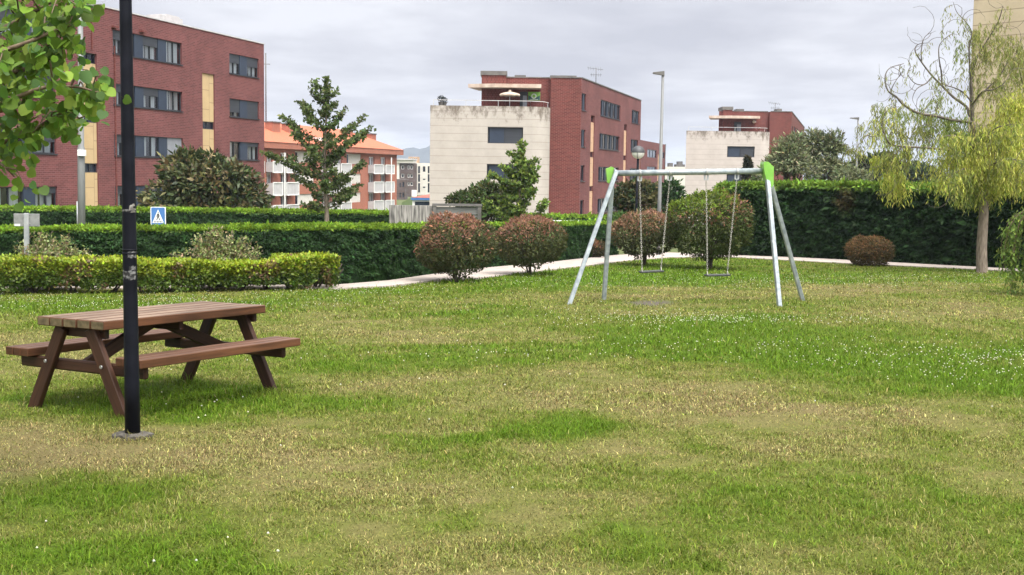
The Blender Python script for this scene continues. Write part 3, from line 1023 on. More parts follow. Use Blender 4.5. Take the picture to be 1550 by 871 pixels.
def left_building():
    pr = at(400, 190, 88)
    pl = Plane((pr.x, pr.y), VDIR)
    U = lambda px, py=150: pl.px(px, py)[0]
    Z = lambda px, py: pl.px(px, py)[1]
    uL = U(-420)
    ztop = Z(400, 67.5)
    zb = -4.6
    root = empty('apartment_building', (pr.x, pr.y, gz(pr.x, pr.y)), 'long rose brick block with navy window panels, nearest building, rising at left', 'apartment building')
    tops = [Z(347, 80.6), Z(347, 149), Z(347, 214)]
    bots = [Z(347, 110.8), Z(347, 176.3), Z(347, 241.5)]
    tops.append(tops[2] - (tops[0] - tops[2]) / 2); bots.append(bots[2] - (bots[0] - bots[2]) / 2)
    # column layout: kind, px0, px1 ; measured in the photograph's second and third rows
    gR = [('w', 347.5, 364.5), ('n', 364.5, 375.5), ('w', 375.5, 392)]
    gM = [('w', 182, 188), ('n', 188, 203.0) , ('w', 200.5, 206), ('n', 206, 219), ('w', 219, 241.5), ('n', 241.5, 254), ('w', 254, 276.2)]
    gM = [('w', 172, 186), ('n', 186, 200.5), ('w', 200.5, 206), ('n', 206, 219), ('w', 219, 241.5), ('n', 241.5, 254), ('w', 254, 276.2)]
    gL = [('n', -90, -70), ('w', -70, -36), ('n', -36, -10), ('w', -10, 34), ('n', 34, 52), ('w', 52, 84)]
    holes = []
    uL_ = lambda g: (U(g[0][1]), U(g[-1][2]))
    gF = [('w', -330, -285), ('n', -285, -262), ('w', -262, -215), ('n', -215, -195), ('w', -195, -160)]
    for g in (gR, gM, gL, gF):
        a, b = uL_(g)
        for t, bt in zip(tops, bots):
            holes.append((a, b, bt, t))
    # beige strips (their recess), with little dark windows between
    sA = (U(306.5), U(325))
    sB = (U(126), U(147.5))
    zA = [(Z(316, 112), Z(316, 184.5)), (Z(316, 196), -4.0)]
    zA_top = Z(316, 112)
    holes.append((sA[0], sA[1], -4.0, zA_top))
    zB_top = Z(136, 80.5)
    holes.append((sB[0], sB[1], -4.0, zB_top))
    mb = MB()
    mb.facade(pl, uL, 0, zb, ztop, holes, .22, 0)
    dep = 14
    back = [pl.P(uL, 0, -dep), pl.P(0, 0, -dep)]
    q = lambda a, b: mb.face([(a.x, a.y, zb), (b.x, b.y, zb), (b.x, b.y, ztop), (a.x, a.y, ztop)], [(0, zb), (dep, zb), (dep, ztop), (0, ztop)])
    q(pl.P(0, 0), back[1]); q(back[1], back[0]); q(back[0], pl.P(uL, 0))
    w = mb.build('wall', M['brick_side'], root)
    # flat roof behind a thin metal coping
    mr = MB()
    r0, r1 = pl.P(uL, ztop - .25, -.1), pl.P(0, ztop - .25, -.1)
    mr.face([pl.P(uL, ztop - .25, -.3), pl.P(-.3, ztop - .25, -.3), pl.P(-.3, ztop - .25, -dep + .3), pl.P(uL, ztop - .25, -dep + .3)])
    roof = mr.build('roof', M['roof_grey'], root)
    mc = MB()
    mc.box(pl.P(uL / 2, ztop + .03, -.13), pl.d * (-uL / 2 + .04), pl.n * .18, (0, 0, .035))
    mc.box(pl.P(-.13, ztop + .03, -dep / 2), pl.d * .17, pl.n * (dep / 2 - .32), (0, 0, .035))
    mc.build('coping', M['coping'], roof)
    mv = MB()
    uv0 = U(284, 36); mv.box(pl.P(uv0, ztop + .32, -1.6), pl.d * 1.3, pl.n * .5, (0, 0, .3)); mv.box(pl.P(uv0 + .2, ztop + .68, -1.6), pl.d * .8, pl.n * .45, (0, 0, .06))
    mv.build('vent_housing', M['coping'], roof)
    # windows and panels
    rs = random.Random(5)
    sil = MB()
    for g in (gR, gM, gL, gF):
        a, b = uL_(g)
        for r, (t, bt) in enumerate(zip(tops, bots)):
            sill(sil, pl, a, b, bt)
            for k, (kd, x0, x1) in enumerate(g):
                u0, u1 = U(x0), U(x1)
                if kd == 'n':
                    panel(root, pl, u0, u1, bt + .002, t - .002, 'navy', .07, .08, 'shutter_panel')
                else:
                    wide = (u1 - u0) > .9
                    sh, cu = 0, 0
                    if wide:
                        if g is gR:
                            sh, cu = [(.45, 3), (.5, 3)][k // 2] if r == 0 else [(.75, 1), (1.0, 0)][k // 2] if r == 1 else [(0, 4), (.25, 3)][k // 2] if r == 2 else (.3, 1)
                        elif g is gM:
                            sh, cu = {0: [(.42, 3), (0, 3)], 1: [(.4, 1), (.06, 3)], 2: [(0, 1), (.85, 2)], 3: [(.3, 1), (.4, 2)]}[r][0 if k == 4 else 1]
                            if k == 0: sh, cu = .4, 1
                        else:
                            sh, cu = rs.choice([(.35, 3), (.0, 1), (.5, 2), (.3, 3)])
                    window(root, pl, u0, u1, bt, t, .17, sh, cu, mull=wide, sh='shutter_light' if (g is gM and r == 2 and k == 6) else 'shutter')
    sil.build('sill', M['frame_dark'], root)
    # beige strips
    for (s, zt, zs) in ((sA, zA_top, [Z(316, 184.5), Z(316, 196)]), (sB, zB_top, None)):
        if zs:
            wz = [(zs[1], zs[0])]
            wz.append((zs[1] - 6.1, zs[0] - 6.1))
        else:
            wz = [(Z(136, 96), Z(136, 80.5)), (Z(136, 177.5) - .3, Z(136, 167)), (Z(136, 261.5), Z(136, 247.5))]
        z = zt
        for (z0, z1) in wz:
            if z1 < z - .05:
                panel(root, pl, s[0], s[1], z1, z, 'panel_beige', .09, .06, 'beige_panel')
            window(root, pl, s[0], s[1], max(z0, -3.9), z1, .19, 0, 0, mull=True, pane='glass_dark')
            z = z0
        if z > -3.9:
            panel(root, pl, s[0], s[1], -4.0, z, 'panel_beige', .09, .06, 'beige_panel')
    # thin pipes and outlets on the brickwork
    for px, py0, py1 in ((173.5, 70, 314), (140, 10, 75)):
        mp = MB(); u = U(px); mp.box(pl.P(u, (Z(px, py0) + Z(px, py1)) / 2, .04), pl.d * .035, pl.n * .035, (0, 0, (Z(px, py0) - Z(px, py1)) / 2))
        mp.build('downpipe', M['brick_front'], root)
    for px, py in ((173, 41), (215, 48)):
        mo = MB(); mo.box(pl.P(U(px), Z(px, py), .12), pl.d * .22, pl.n * .12, (0, 0, .07))
        mo.build('outlet', M['brick_front'], root)


def antenna(root, base, h, s=1.0, flip=1):
    mb = MB()
    b = Vector(base)
    mb.tube([b, b + Vector((0, 0, h))], .035 * s, 6)
    t = b + Vector((0, 0, h * .93))
    mb.tube([t + Vector((-.75 * flip * s, 0, .1)), t + Vector((.6 * flip * s, .1, -.05))], .02 * s, 5)
    for k in range(6):
        p = t + Vector(((-.7 + .22 * k) * flip * s, 0, .09 - .02 * k))
        mb.tube([p + Vector((0, -.3 * s, -.18 * s)), p + Vector((0, .3 * s, .18 * s))], .014 * s, 4)
    m = b + Vector((0, 0, h * .6))
    mb.tube([m + Vector((-.5 * s, 0, .0)), m + Vector((.5 * s, 0, .0))], .018 * s, 5)
    for k in range(5):
        p = m + Vector(((-.4 + .2 * k) * s, 0, 0))
        mb.tube([p + Vector((0, 0, -.16 * s)), p + Vector((0, 0, .16 * s))], .012 * s, 4)
    return mb.build('antenna', M['aerial'], root)


def terrace_block(x0, x1, xc0, xc1, Yf, Yr, ytop, zbase, front_mat, side_mat, stone, cfg, label):
    """white stone front with a roof terrace, red brick body set back with a penthouse, long brick side running away.
    x0..x1: px of the stone front (x1 its curved right end); xc0: px of the penthouse's left end; xc1: px of the brick corner"""
    pc = at(xc1, 200, Yr)
    root = empty('apartment_building', (pc.x, pc.y, gz(pc.x, pc.y)), label, 'apartment building')
    side = Plane((pc.x, pc.y), VDIR)
    U = lambda px, py=200: side.px(px, py)[0]
    Z = lambda px, py: side.px(px, py)[1]
    zt = Z(xc1, cfg['ycorner'])
    ue = U(cfg['xend'])
    holes, wins, panels, smalls = [], [], [], []
    for (a, b, ya, yb) in cfg['windows']:
        z1, z0 = Z(a, ya), Z(a, yb)
        holes.append((U(a, ya), U(b, ya), z0, z1)); wins.append(holes[-1])
    for (a, b, segs) in cfg.get('strips', []):
        zz = [(k, Z(a, y0), Z(a, y1)) for k, y0, y1 in segs]
        u0, u1 = U(a), U(b)
        holes.append((u0, u1, min(z[2] for z in zz), max(z[1] for z in zz)))
        panels += [(k, u0, u1, z0, z1) for k, z1, z0 in zz]
    # brick body
    mb = MB()
    mb.facade(side, 0, ue, zbase, zt, holes, .2, 0)
    dep = cfg['depth']
    A = pc                                        # near corner
    lx = at(xc0, 200, Yr + .5).x
    back = side.P(ue, 0)
    Lc = Vector((lx, Yr + .5, 0))
    B = Lc + VDIR * (back - A).length
    f = lambda a, b, mi, zz=zt: mb.face([(a.x, a.y, zbase), (b.x, b.y, zbase), (b.x, b.y, zz), (a.x, a.y, zz)],
                                        [(0, zbase), ((b - a).length, zbase), ((b - a).length, zz), (0, zz)], mi)
    f(back, B, 0)
    f(B, Lc, 0)
    # front: set-back part then full part
    xm = at(x1, 200, Yr).x
    m0, m1 = Vector((xm, Yr + .5, 0)), Vector((xm, Yr, 0))
    f(Lc, m0, 1); f(m0, m1, 1); f(m1, Vector((A.x, A.y, 0)), 1)
    mb.face([(p.x, p.y, zt - .2) for p in (Lc, m0, m1, Vector((A.x, A.y, 0)), back, B)], None, 2)
    mb.build('wall', [M[side_mat], M[front_mat], M['roof_grey']], root)
    # parapet cap
    cp = MB()
    for (a, b) in ((Vector((A.x, A.y, 0)), back), (m1, Vector((A.x, A.y, 0))), (Lc, m0)):
        d = (b - a); L_ = d.length; d.normalize()
        cp.box(Vector(((a.x + b.x) / 2, (a.y + b.y) / 2, zt + .04)) + Vector((-d.y, d.x, 0)) * .06, d * (L_ / 2 - .1), Vector((-d.y, d.x, 0)) * .12, (0, 0, .045))
    cp.build('parapet_cap', M['cap_dark'], root)
    sil = MB()
    for (u0, u1, z0, z1) in wins:
        w = abs(u1 - u0)
        n = 1 if w < 1.6 else max(2, round(w / 1.15))
        for i in range(n):
            a, b = u0 + (u1 - u0) * i / n, u0 + (u1 - u0) * (i + 1) / n
            if n > 1 and i % 2 == 1:
                m_ = (a + b) / 2
                panel(root, side, a, m_, z0 + .002, z1 - .002, 'navy', .08, .06, 'shutter_panel')
                a = m_
            window(root, side, a, b, z0, z1, .16, 0, 0, mull=False, pane='glass_dark', bar=.07)
        sill(sil, side, min(u0, u1), max(u0, u1), z0)
    sil.build('sill', M['frame_dark'], root)
    for (k, u0, u1, z0, z1) in panels:
        if k == 'w': window(root, side, u0, u1, z0, z1, .17, 0, 0, mull=False, pane='glass_dark', frame='brick_front')
        else: panel(root, side, u0, u1, z0, z1, 'panel_pink', .08, .06, 'pink_panel')
    # stone front block
    a, b = at(x0, 200, Yf), at(x1, 200, Yf + 2.0)
    zs = at(x0, ytop, Yf).z
    r = 2.0
    fl = Vector((b.x - r * .75, Yf, 0))
    arc = []
    for k in range(9):
        t = math.pi / 2 * k / 8
        arc.append((b.x - r * .75 + r * .75 * math.sin(t), Yf + r - r * math.cos(t)))
    poly = [(a.x, Yf)] + arc + [(b.x, Yr + .48), (a.x + .0, Yr + .48 + 9)]
    poly = [(a.x, Yf)] + arc + [(b.x, Yr - .003), (lx - .01, Yr + .49), (lx - .01 + VDIR.x * 9, Yr + .49 + VDIR.y * 9), (a.x + VDIR.x * 12, Yf + VDIR.y * 12)]
    front = Plane((a.x, Yf), (1, 0))
    ws = MB()
    fh, fw = [], []
    for (xa, xb, ya, yb) in cfg['front']:
        z1, z0 = at(xa, ya, Yf).z, at(xa, yb, Yf).z
        u0, u1 = at(xa, ya, Yf).x - a.x, at(xb, ya, Yf).x - a.x
        fh.append((u0, u1, z0, z1))
    ws.facade(front, 0, arc[0][0] - a.x, zbase, zs, fh, .3, 0)
    u = arc[0][0] - a.x
    for i in range(1, len(poly) - 1):
        p, q = poly[i], poly[i + 1]
        l = math.hypot(q[0] - p[0], q[1] - p[1])
        ws.face([(*p, zbase), (*q, zbase), (*q, zs), (*p, zs)], [(u, zbase), (u + l, zbase), (u + l, zs), (u, zs)], 0, smooth=(i < 9))
        u += l
    p, q = poly[-1], poly[0]
    ws.face([(*p, zbase), (*q, zbase), (*q, zs), (*p, zs)], [(0, zbase), (9, zbase), (9, zs), (0, zs)], 0)
    ws.face([(*p, zs - .02) for p in poly], None, 1)
    st = ws.build('stone_front', [M[stone], M['roof_grey']], root)
    for (u0, u1, z0, z1) in fh:
        m_ = u0 + (u1 - u0) * .48
        pn = panel(root, front, u0 + .16, m_ - .05, z0 + .06, z1 - .06, 'navy', .2, .05, 'shutter_panel')
        window(root, front, u0, m_, z0, z1, .27, 0, 0, mull=False, pane='glass_dark', bar=.09)
        window(root, front, m_, u1, z0, z1, .27, 1.0, 0, mull=False, pane='glass_dark', bar=.09)
    # chimney block on the penthouse
    c0, c1 = at(cfg['chim'][0], 150, Yr), at(cfg['chim'][1], 150, Yr)
    zc1, zc0 = at(cfg['chim'][0], cfg['chim'][2], Yr).z, at(cfg['chim'][0], cfg['chim'][3], Yr).z
    ch = MB()
    ch.abox(c0.x - .02, c1.x, Yr + .2, Yr + 3.2, zs + .05, zc0, 0)
    chim = ch.build('chimney', M[front_mat], root)
    cc = MB(); cc.abox(c0.x - .12, c1.x + .1, Yr + .1, Yr + 3.3, zc0 + .002, zc1, 0)
    cc.build('chimney_cap', M['cap_dark'], chim)
    # canopy slab
    k0, k1 = at(cfg['canopy'][0], 150, Yr - 1.2), at(cfg['canopy'][1], 150, Yr - 1.2)
    zk = at(cfg['canopy'][1], cfg['canopy'][2], Yr - 1.2).z
    th = .3
    cn = MB()
    cn.prism([(k0.x, Yr - .6), (k0.x + 2.2, Yr - 1.4), (k1.x, Yr - 1.4), (k1.x, Yr + .45), (k0.x + .8, Yr + 3.2)], zk - th, zk, 0, True, True)
    cn.build('canopy', M['canopy'], root)
    # terrace railing
    rl = MB()
    pts = [(a.x + .25, Yf + .25)] + [(p[0] - .15, p[1] + .2) for p in arc[::4]] + [(b.x - .2, Yr - .1)]
    for i in range(len(pts) - 1):
        p, q = Vector((*pts[i], zs)), Vector((*pts[i + 1], zs))
        rl.bar(p + Vector((0, 0, .45)), q + Vector((0, 0, .45)), .05, .05)
        n = max(1, int((q - p).length / 2.2))
        for j in range(n + 1):
            s = p.lerp(q, j / n)
            rl.bar(s - Vector((0, 0, .02)), s + Vector((0, 0, .43)), .04, .04, up=(0, 1, 0))
    rl.build('railing', M['coping'], root)
    # terrace door
    d = cfg['door']
    wall = Plane((lx, Yr + .5), (1, 0))
    u0, u1 = wall.px(d[0], 150)[0], wall.px(d[1], 150)[0]
    z1 = wall.px(d[0], d[2])[1]
    dm = MB()
    dm.box(wall.P((u0 + u1) / 2, (zs + .0 + z1) / 2, .03), (abs(u1 - u0) / 2, 0, 0), (0, .05, 0), (0, 0, (z1 - zs) / 2))
    door = dm.build('door', M['frame_dark'], root)
    gm = MB(); um = u0 + (u1 - u0) * .35
    gm.box(wall.P((um + u1) / 2, (zs + z1) / 2 - .1, .10), (abs(u1 - um) / 2 - .03, 0, 0), (0, .015, 0), (0, 0, (z1 - zs) / 2 - .2))
    gm.build('pane', M['shutter_light'], door)
    return root, zs, zt, wall, front


def center_building():
    z = lambda x: 630 + x / 3.35
    y = lambda v: 90 + v / 3.35
    W = []
    for (a, b, rows) in ((840, 862, [(170, 256), (355, 443), (537, 618), (715, 795)]),):
        W += [(z(a - i * 3), z(b - i * 4), y(p), y(q)) for i, (p, q) in enumerate(rows)]
    W += [(z(936), z(1037), y(203), y(284)), (z(930), z(1031), y(374), y(452)), (z(924), z(1027), y(544), y(616)), (z(920), z(1024), y(707), y(779))]
    W += [(z(1094), z(1132), y(254), y(320)), (z(1089), z(1126), y(404), y(468)), (z(1084), z(1122), y(552), y(614)), (z(1080), z(1117), y(700), y(760))]
    strips = [(z(885), z(904), [('w', y(283), y(318)), ('p', y(318), y(468)), ('w', y(468), y(497)), ('p', y(497), y(643)), ('w', y(643), y(670)), ('p', y(670), y(815))]),
              (z(1054), z(1069), [('w', y(328), y(360)), ('p', y(360), y(487)), ('w', y(487), y(512)), ('p', y(512), y(640)), ('w', y(640), y(665)), ('p', y(665), y(790))])]
    cfg = dict(ycorner=118, xend=969.5, depth=12, windows=W, strips=strips,
               front=[(738.3, 792, 192.3, 217), (737, 791, 248.5, 271.5)], chim=(729, 765.5, 107.2, 113.5), canopy=(708, 819, 128), door=(787, 798, 139.5))
    root, zs, zt, wall, front = terrace_block(651, 832.5, 729, 879, 99, 102, 159.5, -5, 'brick_front', 'brick_side', 'stone_white', cfg,
                                  'red brick block with white stone front and green flag on its roof terrace')
    antenna(root, at(902, 124, 108) + Vector((0, 0, -.3)), 1.5, 1.0)
    # raised parapet on the right half of the front
    mb = MB(); a, b = at(833, 115, 101.9), at(873, 115, 101.9)
    mb.abox(a.x, b.x, 102.03, 105, zt - .1, zt + .2)
    mb.build('parapet_cap', M['cap_dark'], root)
    mb = MB(); a, b = at(779, 115, 103.5), at(796, 115, 103.5)
    mb.abox(a.x, b.x, 103.5, 104.5, zt + .09, zt + .3)
    mb.build('roof_hatch', M['cap_dark'], root)
    # things on the terrace
    # parasol
    p = at(771.5, 158, 100.8); p.z = zs
    r = empty('parasol', p, 'half closed cream parasol on the roof terrace beside the door', 'parasol')
    m_ = MB(); m_.tube([p, p + Vector((0, 0, 1.4))], .03, 8); m_.build('pole', M['coping'], r)
    cm = MB()
    zc = p.z + .98
    prof = [(.80, -.04), (.84, .04), (.80, .12), (.60, .20), (.30, .26), (.13, .30), (.12, .42), (.03, .46)]
    n = 16
    for i in range(len(prof) - 1):
        for k in range(n):
            P = lambda rr, zz, kk: (p.x + rr * (1 + .07 * (kk % 2)) * math.cos(2 * math.pi * kk / n), p.y + rr * (1 + .07 * (kk % 2)) * math.sin(2 * math.pi * kk / n), zc + zz - .06 * rr * (kk % 2))
            cm.face([P(*prof[i], k), P(*prof[i], (k + 1) % n), P(*prof[i + 1], (k + 1) % n), P(*prof[i + 1], k)])
    cm.build('canopy', flat_mat('cream_canvas', (.45, .36, .29), .9), r)
    # flag hung on the wall: pale green arc over dark green, with a plain round badge
    f0u, f1z = wall.px(799.5, 139.5); f1u, f0z = wall.px(817.5, 152.5)
    fl = empty('flag', wall.P((f0u + f1u) / 2, f0z, .1), 'green and dark green flag with a round white badge hung beside the terrace door', 'flag')
    W_, H_ = f1u - f0u, f1z - f0z
    g1, g2, g3 = flat_mat('flag_green', (.20, .42, .07), .8), flat_mat('flag_dark_green', (.03, .085, .085), .8), flat_mat('flag_white', (.6, .66, .58), .8)
    m1 = MB(); m1.box(wall.P(f0u + W_ / 2, f0z + H_ / 2, .09), (W_ / 2, 0, 0), (0, .012, 0), (0, 0, H_ / 2)); m1.build('cloth', g1, fl)
    m2 = MB()
    k = 14
    top = lambda t: .5 - .16 * math.sin(math.pi * t) if True else .5
    for i in range(k):
        t0, t1 = i / k, (i + 1) / k
        m2.face([wall.P(f0u + W_ * (.02 + .96 * t0), f0z + H_ * .05, .106), wall.P(f0u + W_ * (.02 + .96 * t1), f0z + H_ * .05, .106),
                 wall.P(f0u + W_ * (.02 + .96 * t1), f0z + H_ * (.62 - .3 * math.sin(math.pi * t1)), .106), wall.P(f0u + W_ * (.02 + .96 * t0), f0z + H_ * (.62 - .3 * math.sin(math.pi * t0)), .106)])
    m2.build('dark_field', g2, fl)
    m3 = MB()
    c = wall.P(f0u + W_ * .48, f0z + H_ * .5, .112)
    for i in range(20):
        a0, a1 = 2 * math.pi * i / 20, 2 * math.pi * (i + 1) / 20
        P = lambda rr, a: c + Vector((rr * math.cos(a), 0, rr * math.sin(a)))
        m3.face([P(.13, a0), P(.22, a0), P(.22, a1), P(.13, a1)])
    for i in range(7):
        m3.face([wall.P(f0u + W_ * (.14 + .1 * i), f0z + H_ * .07, .112), wall.P(f0u + W_ * (.21 + .1 * i), f0z + H_ * .07, .112), wall.P(f0u + W_ * (.21 + .1 * i), f0z + H_ * .15, .112), wall.P(f0u + W_ * (.14 + .1 * i), f0z + H_ * .15, .112)])
    m3.build('badge', g3, fl)
    # two clipped ball plants on the terrace corner
    for i, (px, py, lab) in enumerate(((667, 150, 'small ball topiary in a pot at the very corner of the roof terrace'), (672.5, 152, 'lower small ball topiary in a pot beside its twin on the roof terrace'))):
        p = at(px, 160, 99.8 + i * .3); p.z = zs
        h = at(px, py, 99.8).z - zs
        r = empty('potted_plant', p, lab, 'potted plant', 'ball plants on the roof terrace')
        m_ = MB(); m_.lathe(p, [(.14, 0), (.2, .3), (.22, .32), (.0, .32)], 12); m_.build('pot', M['cap_dark'], r)
        m_ = MB(); m_.tube([p + Vector((0, 0, .3)), p + Vector((0, 0, h - .1))], .025, 6); m_.build('stem', M['bark_dark'], r)
        n = 160; D = rand_unit(n)
        C = np.array(p + Vector((0, 0, h))) + D * (.24 * RNG.random((n, 1)) ** .3)
        Lf = Leaves(); Lf.add(leaf_arrays(C, unit(D + rand_unit(n) * .8), D, .13, tint((.03, .035, .03), n), T_DIAMOND, .5))
        Lf.build('crown', M['leaf'], r)


def right_building():
    z = lambda x: 960 + x / 3.35
    y = lambda v: 90 + v / 3.35
    W = [(z(799), z(806), y(335), y(365)), (z(811), z(820), y(340), y(392)), (z(823), z(832), y(348), y(396)), (z(842), z(850), y(362), y(404))]
    cfg = dict(ycorner=168.5, xend=1217.5, depth=12, windows=W, strips=[], front=[(1101, 1142.5, 221.5, 238), (1100, 1141, 263.5, 280)],
               chim=(1096, 1109.5, 161.5, 166.5), canopy=(1075, 1151, 176), door=(1112.5, 1123, 185))
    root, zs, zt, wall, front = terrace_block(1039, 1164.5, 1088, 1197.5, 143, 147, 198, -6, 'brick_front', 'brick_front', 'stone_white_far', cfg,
                                       'smaller white fronted brick block with roof terrace, farther off beside the olive trees')
    antenna(root, at(1173, 172, 150) + Vector((0, 0, -.3)), 1.6, 1.1)
    mb = MB()
    for (p0, p1, yy) in ((1113, 1124, 165.8), (1174, 1181, 165.5)):
        a, b = at(p0, yy, 149), at(p1, yy, 149)
        mb.abox(a.x, b.x, 148, 150, zt - .15, a.z)
    mb.build('roof_hatch', M['cap_dark'], root)
    lm = MB(); lp = wall.px(1141, 185)
    lm.lathe(wall.P(lp[0], lp[1], .18), [(0, -.2), (.2, -.1), (.22, .08), (.12, .2), (0, .22)], 12)
    lm.build('wall_lamp', M['canopy'], root)


def rear_block():
    """brick block beyond the centre building"""
    z = lambda x: 960 + x / 3.35
    y = lambda v: 90 + v / 3.35
    pe = at(1006.5, 240, 225)
    pl = Plane((pe.x, pe.y), VDIR)
    U = lambda px, py=240: pl.px(px, py)[0]
    Z = lambda px, py: pl.px(px, py)[1]
    root = empty('apartment_building', (pe.x, pe.y, -4.5), 'low rose brick block glimpsed past the globe lamp, behind the terrace block', 'apartment building')
    u0 = U(935)
    zt = Z(1006, 219)
    W = []
    for (a, b, r) in ((66, 112, [(455, 497), (543, 585), (628, 668)]), (143, 154, [(470, 503), (558, 590), (640, 668)]), (-28, -8, [(430, 480), (520, 568), (608, 650)])):
        W += [(U(z(a)), U(z(b)), Z(z(a), y(q)), Z(z(a), y(p))) for p, q in r]
    strips = [(z(26), z(33)), (z(120), z(127))]
    holes = list(W)
    for a, b in strips: holes.append((U(a), U(b), -4.0, Z(a, y(480))))
    mb = MB()
    mb.facade(pl, u0, 0, -6.5, zt, holes, .2)
    q0, q1, q2 = pl.P(0, 0), pl.P(0, 0, -14), pl.P(u0, 0, -14)
    for a, b in ((q0, q1), (q1, q2), (q2, pl.P(u0, 0))):
        mb.face([(a.x, a.y, -6.5), (b.x, b.y, -6.5), (b.x, b.y, zt), (a.x, a.y, zt)], [(0, -6.5), (14, -6.5), (14, zt), (0, zt)])
    mb.face([pl.P(0, zt - .1), q1 + Vector((0, 0, zt - .1)), q2 + Vector((0, 0, zt - .1)), pl.P(u0, zt - .1)], None, 1)
    mb.build('wall', [M['brick_side'], M['roof_grey']], root)
    for w in W:
        w0, w1 = min(w[0], w[1]), max(w[0], w[1])
        n = 3 if w1 - w0 > 3 else 1
        for i in range(n):
            window(root, pl, w0 + (w1 - w0) * i / n, w0 + (w1 - w0) * (i + 1) / n, w[2], w[3], .15, 0, 0, False, pane='glass_dark', bar=.1)
    for a, b in strips:
        panel(root, pl, U(a), U(b), -4.0, Z(a, y(480)), 'panel_pink', .1, .06, 'pink_panel')
    antenna(root, pl.P(U(978), zt, -3), 3.0, 1.6)
    # end wall seen face-on: slim brown return
    mb = MB(); mb.abox(pe.x + .02, pe.x + .1, pe.y - .1, pe.y + .4, -6, zt + .1); mb.build('downpipe', M['cap_dark'], root)


